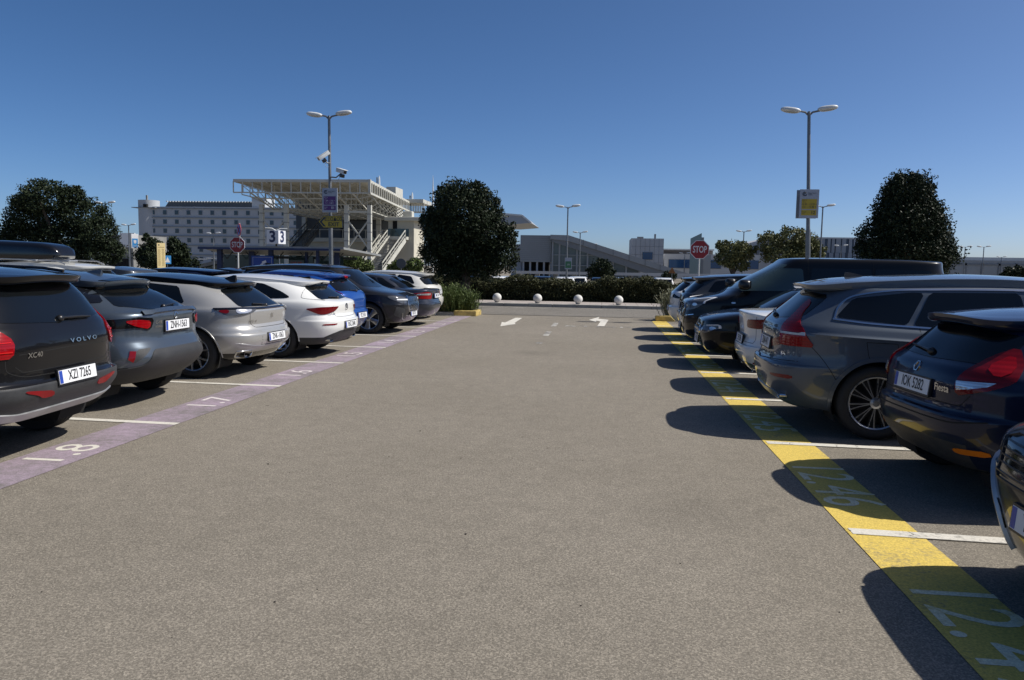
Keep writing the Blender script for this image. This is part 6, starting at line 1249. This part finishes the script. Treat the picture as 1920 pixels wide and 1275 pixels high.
pz = pb.location.z+zp+.35
person((A(641, 433, 96.8).x, 96.8, pz), 0, 'person in black standing on the station platform behind the exit sign', mat('black_cloth', (.012, .012, .014), .8), mat('black_trousers', (.01, .01, .012), .8))
# ------------------------------------------------------------------ cars of the far lots: one light body, copied with its parts
def far_car(body, name='parked_car'):
    L, W, H = 4.4, 1.78, 1.50; t = empty(name, (0, 0, 0), 0); prof = [(0, .35), (-.02, .7), (.12, 1.0), (.45, 1.38), (.9, 1.47), (2.2, 1.49), (2.7, 1.42), (3.35, 1.02), (4.1, .88), (4.38, .7), (4.38, .35)]
    b = MB(); V = []; n = len(prof)
    for y, k in ((-.5, .93), (-.42, 1), (.42, 1), (.5, .93)):
        for x, z in prof: tap = 1-.17*max(0, (z-.95)/.5); V.append(((x-2.2)*k+2.2, y*W*tap, .3+(z-.3)*(k*.5+.5)))
    F = [tuple(range(n)), tuple(range(3*n, 4*n))[::-1]]+[(j*n+i, j*n+(i+1) % n, (j+1)*n+(i+1) % n, (j+1)*n+i) for j in range(3) for i in range(n)]
    b.add(V, F); b.build('body', body, t, True, 30)
    MB().prism([(.55, 0, 1.36), (2.55, 0, 1.37), (3.05, 0, 1.07), (.35, 0, 1.05)], (0, -W*.47, 0), (0, W*.47, 0)).build('side_window', M['glass'], t)
    MB().prism([(.08, 0, 1.02), (.42, 0, 1.36), (.45, 0, 1.36), (.14, 0, 1.02)], (0, -W*.36, 0), (0, W*.36, 0)).build('rear_window', M['glass'], t); MB().prism([(2.78, 0, 1.40), (3.40, 0, 1.04), (3.36, 0, 1.02), (2.72, 0, 1.39)], (0, -W*.36, 0), (0, W*.36, 0)).build('windscreen', M['glass'], t)
    for x in (.8, 3.5):
        for s in (-1, 1): MB().tube([(x, s*W*.36, .31), (x, s*W*.49, .31)], .31, 18).build('wheel', M['tyre'], t)
    for s in (-1, 1): MB().box((.03, s*.68, .82), (.08, .3, .16), bev=.02).build('tail_lamp', M['red'], t); MB().box((4.34, s*.64, .72), (.08, .34, .13), bev=.02).build('headlamp', M['clear'], t)
    return t
cols = dict(white=wt, black=bk, silver=paint('silver_paint', (.35, .36, .37), .6), navy=nb, grey=MATS['dark_grey_paint'], red_=paint('deep_red_paint', (.16, .012, .012)))
protos = {k: far_car(m) for k, m in cols.items()}; used = set()
spots = [(830, 55, 'navy', 'first dark roof under the evergreen tree beyond the hedge'), (862, 57, 'silver', 'silver car half hidden under the evergreen tree beyond the hedge'), (893, 56, 'navy', 'dark blue car right of the evergreen trunk beyond the hedge'), (925, 57, 'white', 'white car just left of the long dark hedge opening, first of two'), (949, 58, 'white', 'second white car beyond the hedge, right of the first'),
    (1012, 62, 'black', 'black car roof beyond the hedge left of the lamp post with green sign'), (1058, 60, 'white', 'white car beyond the hedge beneath the green and white sign'), (1082, 64, 'white', 'white car roof just right of the green and white sign'), (1128, 61, 'black', 'black car roof in front of the round bush'), (1158, 63, 'silver', 'silver car roof right of the round bush'), (1215, 64, 'grey', 'grey car roof beyond the hedge below the box tower'), (1245, 66, 'white', 'white car roof beyond the hedge near the warning sign'),
    (1800, 40, 'black', 'black roof right of the van below the cone-shaped tree'), (1860, 37, 'black', 'black car roof with rails above the slate estate'), (1905, 40, 'grey', 'grey roof at the right edge above the slate estate')]
for px, Y, c_, lb in spots:
    pr_ = protos[c_]
    if c_ in used: o = copy_tree(pr_)
    else: o = pr_; used.add(c_)
    p = A(px, 510, Y); o.location = (p.x, Y, 0 if Y < 42 else -.6); o.rotation_euler = (0, 0, R(90) + (.0 if Y > 42 else -R(90)) + SK+((px*13) % 7-3)*.01); tag(o, lb, 'car', 'cars parked in the far lots')
for k, o in protos.items():
    if k not in used:
        for ch in list(o.children): bpy.data.objects.remove(ch)
        bpy.data.objects.remove(o)
